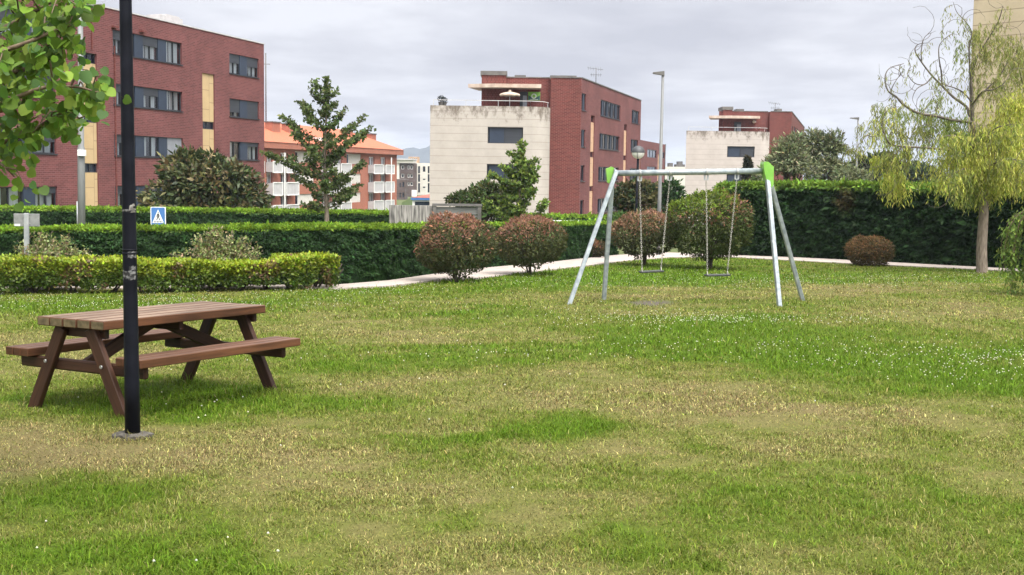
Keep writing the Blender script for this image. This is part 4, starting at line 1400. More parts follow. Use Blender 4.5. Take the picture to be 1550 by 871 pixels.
def orange_building():
    z = lambda x: 390 + x / 3.35
    y = lambda v: 100 + v / 3.35
    pe = at(600.5, 280, 205)
    pl = Plane((pe.x, pe.y), VDIR)
    U = lambda px, py=280: pl.px(px, py)[0]
    Z = lambda px, py: pl.px(px, py)[1]
    root = empty('apartment_building', (pe.x, pe.y, -4.5), 'orange brick block with red tile roof and white balcony boxes beyond the tall conical tree', 'apartment building')
    uL = U(330)
    zw = Z(600, y(452))           # wall top under the fascia
    zf = Z(603, y(428))           # fascia top / eaves
    bal_r = [(503, 545), (590, 640), (685, 735)]
    zb_rows = [(Z(z(585), y(b)), Z(z(585), y(a))) for a, b in bal_r]
    sh_rows = [(Z(z(487), y(b)), Z(z(487), y(a))) for a, b in ((447, 498), (547, 598), (643, 693))]
    # columns (px in the zoom): balcony pairs and shuttered windows
    bal = [(-60, -5), (40, 88), (109, 172), (318, 378), (390, 442), (558, 606), (618, 662)]
    shu = [(190, 287), (451, 525)]
    holes, cols = [], []
    for a, b in shu:
        for z0, z1 in sh_rows:
            holes.append((U(z(a)), U(z(b)), z0, z1)); cols.append(('s', holes[-1]))
    for a, b in bal:
        for z0, z1 in zb_rows:
            # glazed door behind each balcony
            ua, ub = U(z(a)), U(z(b))
            h = (ua + (ub - ua) * .12, ua + (ub - ua) * .72, z0 - .1, z1 + 1.3)
            holes.append(h); cols.append(('d', h))
    mb = MB()
    mb.facade(pl, uL, 0, -8, zw, holes, .35)
    e = [pl.P(0, 0), pl.P(0, 0, -13), pl.P(uL, 0, -13)]
    for a, b in ((e[0], e[1]), (e[1], e[2]), (e[2], pl.P(uL, 0))):
        mb.face([(a.x, a.y, -8), (b.x, b.y, -8), (b.x, b.y, zw), (a.x, a.y, zw)], [(0, -8), (13, -8), (13, zw), (0, zw)])
    mb.build('wall', M['brick_orange'], root)
    # projecting brick fascia
    fm = MB()
    fm.box(pl.P(uL / 2 + .25, (zw + zf) / 2, -6.3), pl.d * (-uL / 2 + .5), pl.n * 7.2, (0, 0, (zf - zw) / 2))
    fm.build('fascia', M['brick_orange'], root)
    # hipped tile roof
    rm = MB()
    hi = Z(z(430), y(362)) + .3
    ov = 1.0
    zr = zf + 3.1
    E = [pl.P(uL, zf + .002, ov), pl.P(.9, zf + .002, ov), pl.P(.9, zf + .002, -13.6), pl.P(uL, zf + .002, -13.6)]
    R = [pl.P(uL, zr, -6.3), pl.P(-7.0, zr, -6.3)]
    rm.face([E[0], E[1], R[1], R[0]]); rm.face([E[1], E[2], R[1]]); rm.face([E[2], E[3], R[0], R[1]]); rm.face([E[3], E[0], R[0]])
    roof = rm.build('roof', M['roof_tile'], root)
    for (a, b, yt, yb) in ((48, 104, 293, 350), (136, 180, 303, 358), (434, 470, 335, 372), (505, 530, 350, 372), (557, 588, 352, 392)):
        o = -3.2 if yt < 310 else -4.4
        pp = Plane(pl.P(0, 0, o)[:2], VDIR)
        u0, u1 = pp.px(z(a), y(yt))[0], pp.px(z(b), y(yt))[0]
        z1, z0 = pp.px(z(a), y(yt))[1], pp.px(z(a), y(yb))[1]
        cm = MB(); c = (u0 + u1) / 2; wd = min(abs(u1 - u0) / 2 * .8, 1.2)
        cm.box(pp.P(c, (z1 + z0) / 2 - .4), pl.d * wd, pl.n * .55, (0, 0, (z1 - z0) / 2 + .6))
        ch = cm.build('chimney', M['brick_orange'], roof)
        cm = MB(); cm.box(pp.P(c, z1 + .28), pl.d * (wd + .12), pl.n * .67, (0, 0, .075))
        cm.build('chimney_cap', M['cap_dark'], ch)
    # dormer-like dark opening
    dm = MB(); pp = Plane(pl.P(0, 0, -1.5)[:2], VDIR)
    u, v = pp.px(z(305), y(382)); dm.box(pp.P(u, v), pl.d * 1.6, pl.n * .9, (0, 0, .5)); dm.build('skylight', M['frame_white'], roof)
    for k, h in cols:
        u0, u1, z0, z1 = h
        if k == 's':
            um = u0 + (u1 - u0) * .2
            window(root, pl, u0, um, z0, z1, .2, 0, 0, False, 'frame_white', 'glass_dark', .14)
            window(root, pl, um, u1, z0, z1, .2, .97, 0, False, 'frame_white', 'glass_dark', .14, 'shutter_white')
        else:
            window(root, pl, u0, u1, z0, z1, .3, 0, 1, True, 'frame_white', 'glass', .2)
    for a, b in bal:
        for z0, z1 in zb_rows:
            u0, u1 = U(z(a)), U(z(b))
            m_ = MB()
            c = (u0 + u1) / 2; w = abs(u1 - u0) / 2
            m_.box(pl.P(c, (z0 + z1) / 2, .55), pl.d * w, pl.n * .5, (0, 0, (z1 - z0) / 2))
            bb = m_.build('balcony', M['balcony_white'], root)
            m_ = MB()
            for s, (uu, hh) in enumerate(((u0, 1), (u1, 1))):
                m_.box(pl.P(uu, (z0 + z1) / 2, 1.08), pl.d * .07, pl.n * .04, (0, 0, (z1 - z0) / 2 + .08))
            m_.box(pl.P(c, z1 + .06, 1.08), pl.d * (w - .08), pl.n * .05, (0, 0, .06))
            m_.box(pl.P(c, z0 - .04, 1.08), pl.d * (w - .08), pl.n * .05, (0, 0, .06))
            m_.build('rim', M['white_paint'], bb)
    for a in (92, 640):
        mp = MB(); u = U(z(a)); mp.box(pl.P(u, -1.2, 1.3), pl.d * .07, pl.n * .07, (0, 0, 5.2))
        mp.build('downpipe', M['white_paint'], root)
    mast = MB(); p = pl.P(U(z(253)), zr, -6.3); mast.tube([p + Vector((0, 0, -.5)), p + Vector((0, 0, 9.5))], .09, 6); mast.tube([p + Vector((-.6, 0, 8)), p + Vector((.6, 0, 8))], .05, 5); mast.build('mast', M['cap_dark'], roof)


def simple_block(name, label, cat, px0, px1, ytop, Y, dep, m, wins, trim=None, zb=-8, frame='frame_dark', pane='glass_dark', roofm='roof_grey', cap=None):
    a, b = at(px0, 260, Y), at(px1, 260, Y)
    pl = Plane((a.x, Y), (1, 0))
    zt = at((px0 + px1) / 2, ytop, Y).z
    root = empty(name, (a.x, Y, -4.5), label, cat)
    holes = []
    for (xa, xb, ya, yb) in wins:
        holes.append((at(xa, ya, Y).x - a.x, at(xb, ya, Y).x - a.x, at(xa, yb, Y).z, at(xa, ya, Y).z))
    mb = MB()
    W = b.x - a.x
    mb.facade(pl, 0, W, zb, zt, holes, .3)
    mb.face([(b.x, Y, zb), (b.x, Y + dep, zb), (b.x, Y + dep, zt), (b.x, Y, zt)], [(0, zb), (dep, zb), (dep, zt), (0, zt)])
    mb.face([(a.x, Y + dep, zb), (a.x, Y, zb), (a.x, Y, zt), (a.x, Y + dep, zt)], [(0, zb), (dep, zb), (dep, zt), (0, zt)])
    mb.face([(b.x, Y + dep, zb), (a.x, Y + dep, zb), (a.x, Y + dep, zt), (b.x, Y + dep, zt)], [(0, zb), (W, zb), (W, zt), (0, zt)])
    mb.face([(a.x, Y, zt), (b.x, Y, zt), (b.x, Y + dep, zt), (a.x, Y + dep, zt)], None, 1)
    mb.build('wall', [M[m], M[roofm]], root)
    for h in holes:
        window(root, pl, *h, .25, 0, 0, (h[1] - h[0]) > 1.2, frame, pane, .14)
    if cap:
        cm = MB(); cm.abox(a.x - .3, b.x + .3, Y - .3, Y + dep, zt + .002, zt + cap); cm.build('parapet_cap', M['white_paint'], root)
    return root, pl, zt


def town():
    z = lambda x: 580 + x / 6.7
    y = lambda v: 220 + v / 6.7
    # dark brown block with pale top storey
    wins = []
    for r in ((207, 245), (292, 330), (375, 412)):
        wins += [(z(183), z(213), y(r[0]), y(r[1])), (z(248), z(268), y(r[0]), y(r[1])), (z(276), z(302), y(r[0]), y(r[1]))]
    r, pl, zt = simple_block('apartment_building', 'dark brown block with a pale top storey in the gap left of the white front', 'apartment building', z(168), z(328), y(183), 340, 12, 'brick_brown', wins, frame='frame_white')
    mb = MB(); a, b = at(z(125), 250, 339.5), at(z(305), 250, 339.5); zc = at(z(200), y(150), 340).z
    mb.abox(a.x, b.x, 339.2, 351, zt + .01, zc); up = mb.build('upper_storey', M['cream_render'], r)
    mb = MB(); mb.abox(a.x - .2, b.x + .2, 338.8, 351, zc + .003, zc + .35); mb.build('roof_edge', M['coping'], up)
    mb = MB(); a2 = at(z(166), 250, 340).x; mb.abox(at(z(130), 250, 339.5).x, a2 - .02, 339.6, 351, -8, zt); mb.build('white_bay', M['cream_render'], r)
    # pale block to the right
    wins = []
    for rr in ((215, 270), (340, 353), (420, 435)):
        wins += [(z(402), z(428), y(rr[0]), y(rr[1]))]
    for rr in ((213, 285), (295, 372), (385, 480)):
        wins += [(z(354), z(374), y(rr[0]), y(rr[1])), (z(452), z(470), y(rr[0]), y(rr[1]))]
    simple_block('apartment_building', 'pale cream block with narrow dark windows beside the white stone front', 'apartment building', z(329), z(520), y(182), 345, 10, 'cream_render', wins)
    # pinkish tower far behind, under the hill
    simple_block('apartment_building', 'small pink and white top of a far block against the hill', 'apartment building', z(255), z(350), y(118), 520, 10, 'panel_pink',
                 [(z(268 + 22 * i), z(280 + 22 * i), y(128), y(145)) for i in range(4)], frame='frame_white')
    # low brown house row
    simple_block('terraced_house', 'low dark brown row at the end of the orange brick block', 'house', z(128), z(222), y(345), 300, 8, 'brick_brown',
                 [(z(165), z(180), y(382), y(425)), (z(195), z(213), y(372), y(425)), (z(165), z(180), y(480), y(530)), (z(195), z(213), y(480), y(530))])
    # white kiosk-like house with red tiles
    Y = 130
    a, b = at(z(298), 250, Y), at(z(560), 250, Y)
    z0 = at(z(400), y(545), Y).z
    rt = empty('house', (a.x, Y, -4), 'small white house with a blue eaves line and red tiled roof behind the concrete wall', 'house')
    mb = MB(); mb.abox(a.x, b.x, Y, Y + 6, -6, z0); mb.build('wall', M['white_paint'], rt)
    mb = MB(); mb.abox(a.x - .15, b.x, Y - .2, Y - .002, z0 - .12, z0 + .12); mb.build('eaves', M['sign_blue'], rt)
    mb = MB(); h = at(z(400), y(497), Y).z
    mb.face([(a.x - .1, Y - .22, z0 + .13), (b.x, Y - .22, z0 + .13), (b.x, Y + 3, h), (a.x + 1.8, Y + 3, h)]); mb.face([(a.x - .1, Y - .22, z0 + .13), (a.x + 1.8, Y + 3, h), (a.x - .1, Y + 6.2, z0 + .13)])
    mb.face([(a.x - .1, Y + 6.2, z0 + .13), (a.x + 1.8, Y + 3, h), (b.x, Y + 3, h), (b.x, Y + 6.2, z0 + .13)])
    roof = mb.build('roof', noise_mat('red_tiles', (.22, .06, .045), (.36, .12, .09), 3, .85), rt)
    mb = MB(); c = at(z(314), y(475), Y + 2); mb.abox(c.x - .25, c.x + .25, Y + 1.8, Y + 2.5, z0 + .2, at(z(314), y(455), Y + 2).z); mb.build('chimney', M['white_paint'], roof)
    wu = Plane((a.x, Y), (1, 0))
    mb = MB(); p = at(z(408), y(594), Y); mb.box((p.x, Y - .03, p.z), (.9, 0, 0), (0, .03, 0), (0, 0, .22)); mb.build('window', M['glass_dark'], rt)
    # grassy bank
    mb = MB(); p0, p1, p2 = at(z(228), y(610), 150), at(z(300), y(520), 150), at(z(310), y(610), 150)
    n = 10
    Lf = Leaves()
    V = np.array([(p0.x - 1, 150, p0.z - 1.5), (p2.x + 2, 150, p2.z - 1.5), (p1.x + 2.5, 158, p1.z + .1), (p1.x - .2, 158, p1.z), (p0.x - 1, 156, p0.z + .2)])
    o = fastmesh('embankment', V, [np.array([[0, 1, 2]]), np.array([[0, 2, 3]]), np.array([[0, 3, 4]])], M['leaf'], col=np.tile([.07, .10, .035], (5, 1)))
    tag(o, kind='structure', label='small grassy bank in the gap between the blocks')
    # greyish houses right of the rear block
    z5 = lambda x: 960 + x / 3.35
    y5 = lambda v: 90 + v / 3.35
    r, pl, zt = simple_block('apartment_building', 'low pale pink building with dark roof plant beside the second white front', 'apartment building', 1006, 1040, y5(545), 240, 10, 'cream_render',
                 [(z5(180), z5(205), y5(560), y5(570)), (z5(215), z5(240), y5(560), y5(570)), (z5(180), z5(196), y5(588), y5(610))])
    mb = MB()
    for (p0, p1, yt) in ((1012, 1018, 247), (1022, 1036, 249), (1026, 1033, 244.5)):
        a, b = at(p0, yt, 242), at(p1, yt, 242); mb.abox(a.x, b.x, 241 + .1 * p0 % 1, 244, zt - .2, a.z)
    mb.build('roof_plant', M['cap_dark'], r)
    # low house glimpsed under the weeping tree
    simple_block('house', 'low white house front glimpsed under the weeping tree branches', 'house', 1362, 1412, 262, 120, 8, 'white_paint', [(1366, 1374, 268, 276), (1402, 1406, 240 + 26, 276)], zb=-5, cap=.25)


def beige_building():
    p = at(1469.5, 100, 62)
    q = at(1700, 100, 56)
    pl = Plane((p.x, p.y), (q.x - p.x, q.y - p.y))
    Lg = math.hypot(q.x - p.x, q.y - p.y)
    root = empty('stone_building', (p.x, p.y, gz(p.x, p.y)), 'tall beige stone building with big coursed blocks at right edge behind the weeping tree', 'building')
    mb = MB()
    hole = (5.2, 7.4, 5.0, 6.8)
    mb.facade(pl, 0, Lg, -4, 15, [hole], .3)
    b = pl.P(0, 0, -14); c = pl.P(Lg, 0, -14); a = pl.P(0, 0)
    mb.face([(b.x, b.y, -4), (a.x, a.y, -4), (a.x, a.y, 15), (b.x, b.y, 15)], [(0, -4), (14, -4), (14, 15), (0, 15)])
    mb.face([(c.x, c.y, -4), (b.x, b.y, -4), (b.x, b.y, 15), (c.x, c.y, 15)], [(0, -4), (Lg, -4), (Lg, 15), (0, 15)])
    d = pl.P(Lg, 0)
    mb.face([(d.x, d.y, -4), (c.x, c.y, -4), (c.x, c.y, 15), (d.x, d.y, 15)], [(0, -4), (14, -4), (14, 15), (0, 15)])
    mb.face([(a.x, a.y, 15), (d.x, d.y, 15), (c.x, c.y, 15), (b.x, b.y, 15)])
    mb.build('wall', M['stone_beige'], root)
    window(root, pl, *hole, .25, .4, 1)


def low_walls():
    # shuttered concrete wall and a dark slatted screen beside it
    Y = 50
    a, b = at(589, 320, Y), at(656, 320, Y)
    z1 = at(640, 311.5, Y).z
    mb = MB()
    mb.abox(a.x, b.x, Y, Y + .3, gz(0, Y) - .3, z1)
    o = mb.build('concrete_wall', M['wall_concrete'], None, (a.x, Y, gz(0, Y)))
    tag(o, 'weathered grey concrete wall with vertical streaks behind the dark hedge', 'wall')
    a, b = at(658, 320, Y), at(726, 320, Y)
    z1 = at(690, 310.5, Y).z
    zb = gz(0, Y) - .2
    r = empty('garden_screen', (a.x, Y, gz(0, Y)), 'dark grey slatted screen in a frame beside the concrete wall', 'screen')
    mb = MB()
    for xx in (a.x, b.x):
        mb.abox(xx - .07, xx + .07, Y - .1, Y + .1, zb, z1 - .05)
    mb.abox(a.x - .1, b.x + .1, Y - .12, Y + .12, z1 - .048, z1 + .05)
    mb.build('frame', M['cap_dark'], r)
    mb = MB()
    k = 6
    H = z1 - .06 - zb
    for i in range(k):
        z0 = zb + H * i / k
        mb.abox(a.x + .072, b.x - .072, Y - .03, Y + .03, z0 + .01, z0 + H / k - .03, 1 if i in (3,) else 0)
    mb.build('slats', [noise_mat('grey_boards', (.10, .10, .095), (.2, .2, .19), 3, .8, stretch=(.4, 1, 8)), M['wall_concrete']], r)
    # pale garden wall by the centre building
    Y = 84
    a, b = at(808, 336, Y), at(880, 336, Y)
    mb = MB(); mb.abox(a.x, b.x, Y, Y + .4, -3.5, at(840, 334, Y).z)
    o = mb.build('garden_wall', M['white_paint'], None, (a.x, Y, gz(0, Y)))
    tag(o, 'low white garden wall showing as a pale line over the hedge near the centre building', 'wall')
# ------------------------------------------------------------------ plants
def offset_line(pts, off):
    out = []
    for i in range(len(pts)):
        d1 = Vector((*pts[i], 0)) - Vector((*pts[i - 1], 0)) if i > 0 else Vector((*pts[1], 0)) - Vector((*pts[0], 0))
        d2 = Vector((*pts[i + 1], 0)) - Vector((*pts[i], 0)) if i < len(pts) - 1 else d1
        d1.normalize(); d2.normalize()
        n1, n2 = Vector((-d1.y, d1.x, 0)), Vector((-d2.y, d2.x, 0))
        m = (n1 + n2).normalized()
        k = off / max(.4, m.dot(n1))
        out.append((pts[i][0] + m.x * k, pts[i][1] + m.y * k))
    return out


def clipped_hedge(front, width, tops, label, side_col, top_col, leaf, dens_side, dens_top, fresh=.12, group=None, back_dens=.25, core=.07, name='clipped_hedge', droop=.55, tmpl=T_DIAMOND, wl=.5, rag=.03, extra_brown=(), bumpk=(.17, .26, .10)):
    """front: plan polyline of the side that faces us; width goes away from us; tops: top height at each point"""
    back = offset_line(front, width)
    zb = [gz(*p) for p in front]
    root = empty(name, (front[0][0], front[0][1], zb[0]), label, 'hedge', group)
    Lf = Leaves()
    # woody leafy body just under the surface
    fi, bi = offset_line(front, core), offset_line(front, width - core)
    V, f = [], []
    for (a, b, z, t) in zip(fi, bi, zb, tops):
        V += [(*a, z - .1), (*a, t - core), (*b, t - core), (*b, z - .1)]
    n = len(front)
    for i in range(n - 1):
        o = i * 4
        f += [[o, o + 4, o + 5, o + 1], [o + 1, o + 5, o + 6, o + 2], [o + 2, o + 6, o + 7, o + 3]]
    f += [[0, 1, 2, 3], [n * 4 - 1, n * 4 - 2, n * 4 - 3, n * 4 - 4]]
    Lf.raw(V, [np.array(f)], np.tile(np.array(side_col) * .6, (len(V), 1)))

    def strip(p, q, zp0, zq0, zp1, zq1, nrm, dens, base, up=False, p2=None, q2=None):
        l = math.hypot(q[0] - p[0], q[1] - p[1])
        if not up:
            h = (zp1 - zp0 + zq1 - zq0) / 2
            m = int(l * h * dens)
            u, v = RNG.random(m), RNG.random(m) ** .95
            x = p[0] + (q[0] - p[0]) * u; y = p[1] + (q[1] - p[1]) * u
            z = (zp0 + (zq0 - zp0) * u) * (1 - v) + (zp1 + (zq1 - zp1) * u) * v
            al = l * u + p[0] * 1.7 + p[1] * 2.3
            bump = (vnoise(al / bumpk[1] * .3 + z, z / bumpk[2] * .3, .3, 61) - .5) * bumpk[0] + (vnoise(al, z, 1.3, 62) - .5) * .08
            C = np.stack([x, y, z], 1) + np.array(nrm)[None] * (bump - core * .55 + RNG.normal(0, rag, m))[:, None]
            tang = np.array([(q[0] - p[0]) / l, (q[1] - p[1]) / l, 0])
            A = tang[None] * RNG.normal(0, .9, m)[:, None] + np.array([0, 0, -1.0])[None] * RNG.normal(droop, .5, m)[:, None] + np.array(nrm)[None] * RNG.uniform(.25, .9, m)[:, None]
            Nn = np.array(nrm)[None] * 1.0 + np.array([0, 0, .55])[None] + RNG.normal(0, .45, (m, 3))
            near_top = np.clip(1 - ((zp1 + (zq1 - zp1) * u) - z) / fresh, 0, 1)
        else:
            m = int(l * width * dens)
            u, v = RNG.random(m), RNG.random(m)
            x = (p[0] + (q[0] - p[0]) * u) * (1 - v) + (p2[0] + (q2[0] - p2[0]) * u) * v
            y = (p[1] + (q[1] - p[1]) * u) * (1 - v) + (p2[1] + (q2[1] - p2[1]) * u) * v
            z = zp1 + (zq1 - zp1) * u + (vnoise(x, y, .35, 63) - .5) * .07 - core * .5 + np.abs(RNG.normal(0, rag * 1.1, m))
            C = np.stack([x, y, z], 1)
            A = RNG.normal(0, .7, (m, 3)); A[:, 2] = np.abs(RNG.normal(.9, .35, m))
            Nn = RNG.normal(0, .6, (m, 3)); Nn[:, 2] += .7
            near_top = np.ones(m)
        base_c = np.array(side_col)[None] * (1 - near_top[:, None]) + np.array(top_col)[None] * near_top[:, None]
        for (cx, cy, cz, rr, bc) in extra_brown:
            d = np.sum((C - np.array([cx, cy, cz])) ** 2, axis=1) / rr ** 2
            k = (np.exp(-d ** 2) * .4)[:, None]
            base_c = base_c * (1 - k) + np.array(bc) * k
        patch = .5 * vnoise(x + y, z + y * .3, .5, 64)[:, None] + .5 * vnoise(l * u + z * .6, z * 1.5, .14, 65)[:, None]
        base_c = base_c * (.45 + 1.1 * patch)
        col = tint(base_c, m, .28, .08)
        S = leaf * np.exp(RNG.normal(0, .3, m))
        Lf.add(leaf_arrays(C, A, Nn, S, col, tmpl, wl))

    for i in range(n - 1):
        p, q = front[i], front[i + 1]
        d = Vector((q[0] - p[0], q[1] - p[1], 0)).normalized()
        nr = (d.y, -d.x, 0)
        strip(p, q, zb[i] + .02, zb[i + 1] + .02, tops[i], tops[i + 1], nr, dens_side, side_col)
        strip(back[i], back[i + 1], zb[i], zb[i + 1], tops[i], tops[i + 1], (-nr[0], -nr[1], 0), dens_side * back_dens, side_col)
        strip(p, q, 0, 0, tops[i], tops[i + 1], (0, 0, 1), dens_top, top_col, True, back[i], back[i + 1])
    for (p, q, z0, t, s) in ((front[0], back[0], zb[0], tops[0], -1), (front[-1], back[-1], zb[-1], tops[-1], 1)):
        i = 0 if s < 0 else n - 2
        d = Vector((front[i + 1][0] - front[i][0], front[i + 1][1] - front[i][1], 0)).normalized() * s
        strip(p, q, z0, z0, t, t, (d.x, d.y, 0), dens_side, side_col)
    Lf.build('foliage', M['leaf'], root)
    return root


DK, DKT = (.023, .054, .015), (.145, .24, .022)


def hedges():
    # long dark hedge along the path: runs behind the yellow hedge, then bends away to the right
    P = [gpt(-620, 440), gpt(0, 436.5), gpt(300, 434.2), gpt(513, 432.5), gpt(590, 426), gpt(640, 418.5), gpt(714, 408.5), gpt(829, 398), gpt(935, 386.8)]
    ty = [352, 347.5, 346, 344, 343.6, 343.2, 341.5, 339.2, 337]
    xs = [-620, 0, 300, 513, 590, 640, 714, 829, 935]
    tops = [at(x, y + 1.5, p.y).z for x, y, p in zip(xs, ty, P)]
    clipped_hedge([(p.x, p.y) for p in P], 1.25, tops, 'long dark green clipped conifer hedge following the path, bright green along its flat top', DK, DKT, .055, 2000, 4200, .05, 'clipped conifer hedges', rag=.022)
    # hedge across the road, with a cut end
    P = [at(-700, 330, 50), at(0, 330, 50), at(300, 330, 51), at(594, 330, 52)]
    clipped_hedge([(p.x, p.y) for p in P], 1.6, [at(-700, 308, 50).z, at(0, 316.5, 50).z, at(300, 319.5, 51).z, at(594, 323.5, 52).z], 'second clipped hedge farther back, ending square beside the concrete wall',
                  DK, DKT, .085, 900, 1700, .08, 'clipped conifer hedges')
    # tall hedge at right
    P = [gpt(1082, 386.5), gpt(1205, 390.8), gpt(1276, 394.2), gpt(1460, 404.2), gpt(1550, 408.8), gpt(1760, 420)]
    yt = [279, 278, 279, 284, 288, 296]
    xs = [1082, 1205, 1276, 1460, 1550, 1760]
    tops = [at(x, y + 3, p.y).z for x, y, p in zip(xs, yt, P)]
    b = at(1282, 303, P[2].y)
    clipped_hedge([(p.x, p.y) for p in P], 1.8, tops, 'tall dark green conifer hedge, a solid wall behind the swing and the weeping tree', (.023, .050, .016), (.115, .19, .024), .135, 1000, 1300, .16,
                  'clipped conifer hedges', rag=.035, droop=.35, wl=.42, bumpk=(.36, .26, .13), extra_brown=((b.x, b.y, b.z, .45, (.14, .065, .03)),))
    # hedge in front of the centre building
    P = [at(800, 330, 92), at(935, 330, 93)]
    clipped_hedge([(p.x, p.y) for p in P], 2.2, [at(815, 329, 92).z, at(930, 331, 93).z], 'short clipped hedge at the foot of the red brick corner, far behind', DK, DKT, .22, 110, 200, .2, 'clipped conifer hedges')


def euonymus_hedge():
    """low yellow-green hedge with bare stems showing under it"""
    P = [gpt(-420, 450), gpt(0, 447), gpt(120, 446), gpt(260, 444.5), gpt(415, 441), gpt(425, 440.7), gpt(514, 438)]
    yt = [396, 393.5, 394, 395, 397, 389, 388]
    xs = [-420, 0, 120, 260, 415, 425, 514]
    front = [(p.x, p.y) for p in P]
    back = offset_line(front, .95)
    root = empty('low_hedge', (P[1].x, P[1].y, gz(P[1].x, P[1].y)), 'low yellow green hedge with bare stems below, at the lawn edge behind the picnic table', 'hedge')
    Lf = Leaves()
    for i in range(len(P) - 1):
        p, q = front[i], front[i + 1]
        l = math.hypot(q[0] - p[0], q[1] - p[1])
        m = int(l * 4600)
        u, v, h = RNG.random(m), RNG.random(m), RNG.random(m)
        # most leaves near the outside
        sel = RNG.random(m)
        v = np.where(sel < .45, np.abs(RNG.normal(0, .07, m)), v)
        h = np.where((sel > .45) & (sel < .8), 1 - np.abs(RNG.normal(0, .06, m)), h)
        h = np.clip(h, 0, 1); v = np.clip(v, 0, 1)
        x = (p[0] + (q[0] - p[0]) * u) * (1 - v) + (back[i][0] + (back[i + 1][0] - back[i][0]) * u) * v
        y = (p[1] + (q[1] - p[1]) * u) * (1 - v) + (back[i][1] + (back[i + 1][1] - back[i][1]) * u) * v
        z0 = gz_np(x, y)
        t0, t1 = at(xs[i], yt[i], P[i].y).z, at(xs[i + 1], yt[i + 1], P[i + 1].y).z
        zt = t0 + (t1 - t0) * u - .015
        lowb = -.02 + .34 * vnoise(x, y * .3, .55, 71)       # ragged lower edge: stems show
        zz = z0 + lowb * (zt - z0) + (zt - z0) * (1 - lowb) * h
        zz += (vnoise(x, y, .25, 72) - .5) * .08 * h + (vnoise(x, y * .2, .75, 79) - .5) * .13 * h
        y = y + (vnoise(x, zz, .3, 73) - .5) * .16 + (vnoise(x, zz * .4, .8, 78) - .5) * .26
        keep = vnoise(x + y, zz, .17, 74) + .55 * h - .25 * np.clip(.35 - h, 0, 1) > .40
        x, y, zz, h, v = x[keep], y[keep], zz[keep], h[keep], v[keep]
        m = len(x)
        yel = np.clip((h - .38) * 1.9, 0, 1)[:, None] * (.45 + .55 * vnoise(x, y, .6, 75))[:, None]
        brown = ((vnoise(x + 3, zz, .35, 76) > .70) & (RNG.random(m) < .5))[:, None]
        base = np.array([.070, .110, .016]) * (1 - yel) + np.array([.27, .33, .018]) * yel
        base = np.where(brown, np.array([.16, .11, .05]), base)
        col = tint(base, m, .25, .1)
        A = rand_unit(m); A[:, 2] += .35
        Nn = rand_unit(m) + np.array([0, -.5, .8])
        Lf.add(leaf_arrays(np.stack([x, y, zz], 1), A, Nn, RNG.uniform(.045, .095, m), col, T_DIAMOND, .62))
    Lf.build('foliage', M['leaf_gloss'], root)
    rs = random.Random(4)
    for px in (-360, -280, -200, -120, -60, 24, 46, 102, 160, 208, 256, 311, 358, 402, 436, 470, 492):
        g = gpt(px + rs.uniform(-4, 4), np.interp(px, xs, [450, 447, 446, 444.5, 441, 440.7, 438]) - 1.0)
        b = Vector((g.x, g.y + .18, gz(g.x, g.y + .18) - .02))
        mb = MB()
        for k in range(rs.randint(3, 5)):
            d = Vector((rs.uniform(-.32, .32), rs.uniform(-.15, .3), rs.uniform(.42, .58)))
            s = b + Vector((rs.uniform(-.06, .06), rs.uniform(-.04, .04), 0))
            mb.tube(catmull([s, s + d * .4 + Vector((rs.uniform(-.05, .05), 0, 0)), s + d], 4), [.026 - .0017 * i for i in range(9)], 6)
        mb.build('stem', M['bark_dark'], root)


def stems(mb, b, rs, n, spread, h, r0):
    for k in range(n):
        a = rs.uniform(0, 6.28)
        d = Vector((math.cos(a) * spread * rs.uniform(.3, 1), math.sin(a) * spread * rs.uniform(.3, 1), h * rs.uniform(.75, 1.05)))
        s = b + Vector((rs.uniform(-.04, .04), rs.uniform(-.04, .04), 0))
        pts = catmull([s, s + Vector((d.x * .25, d.y * .25, d.z * .4)), s + d], 4)
        mb.tube(pts, [r0 * (1 - .75 * i / (len(pts) - 1)) for i in range(len(pts))], 6)


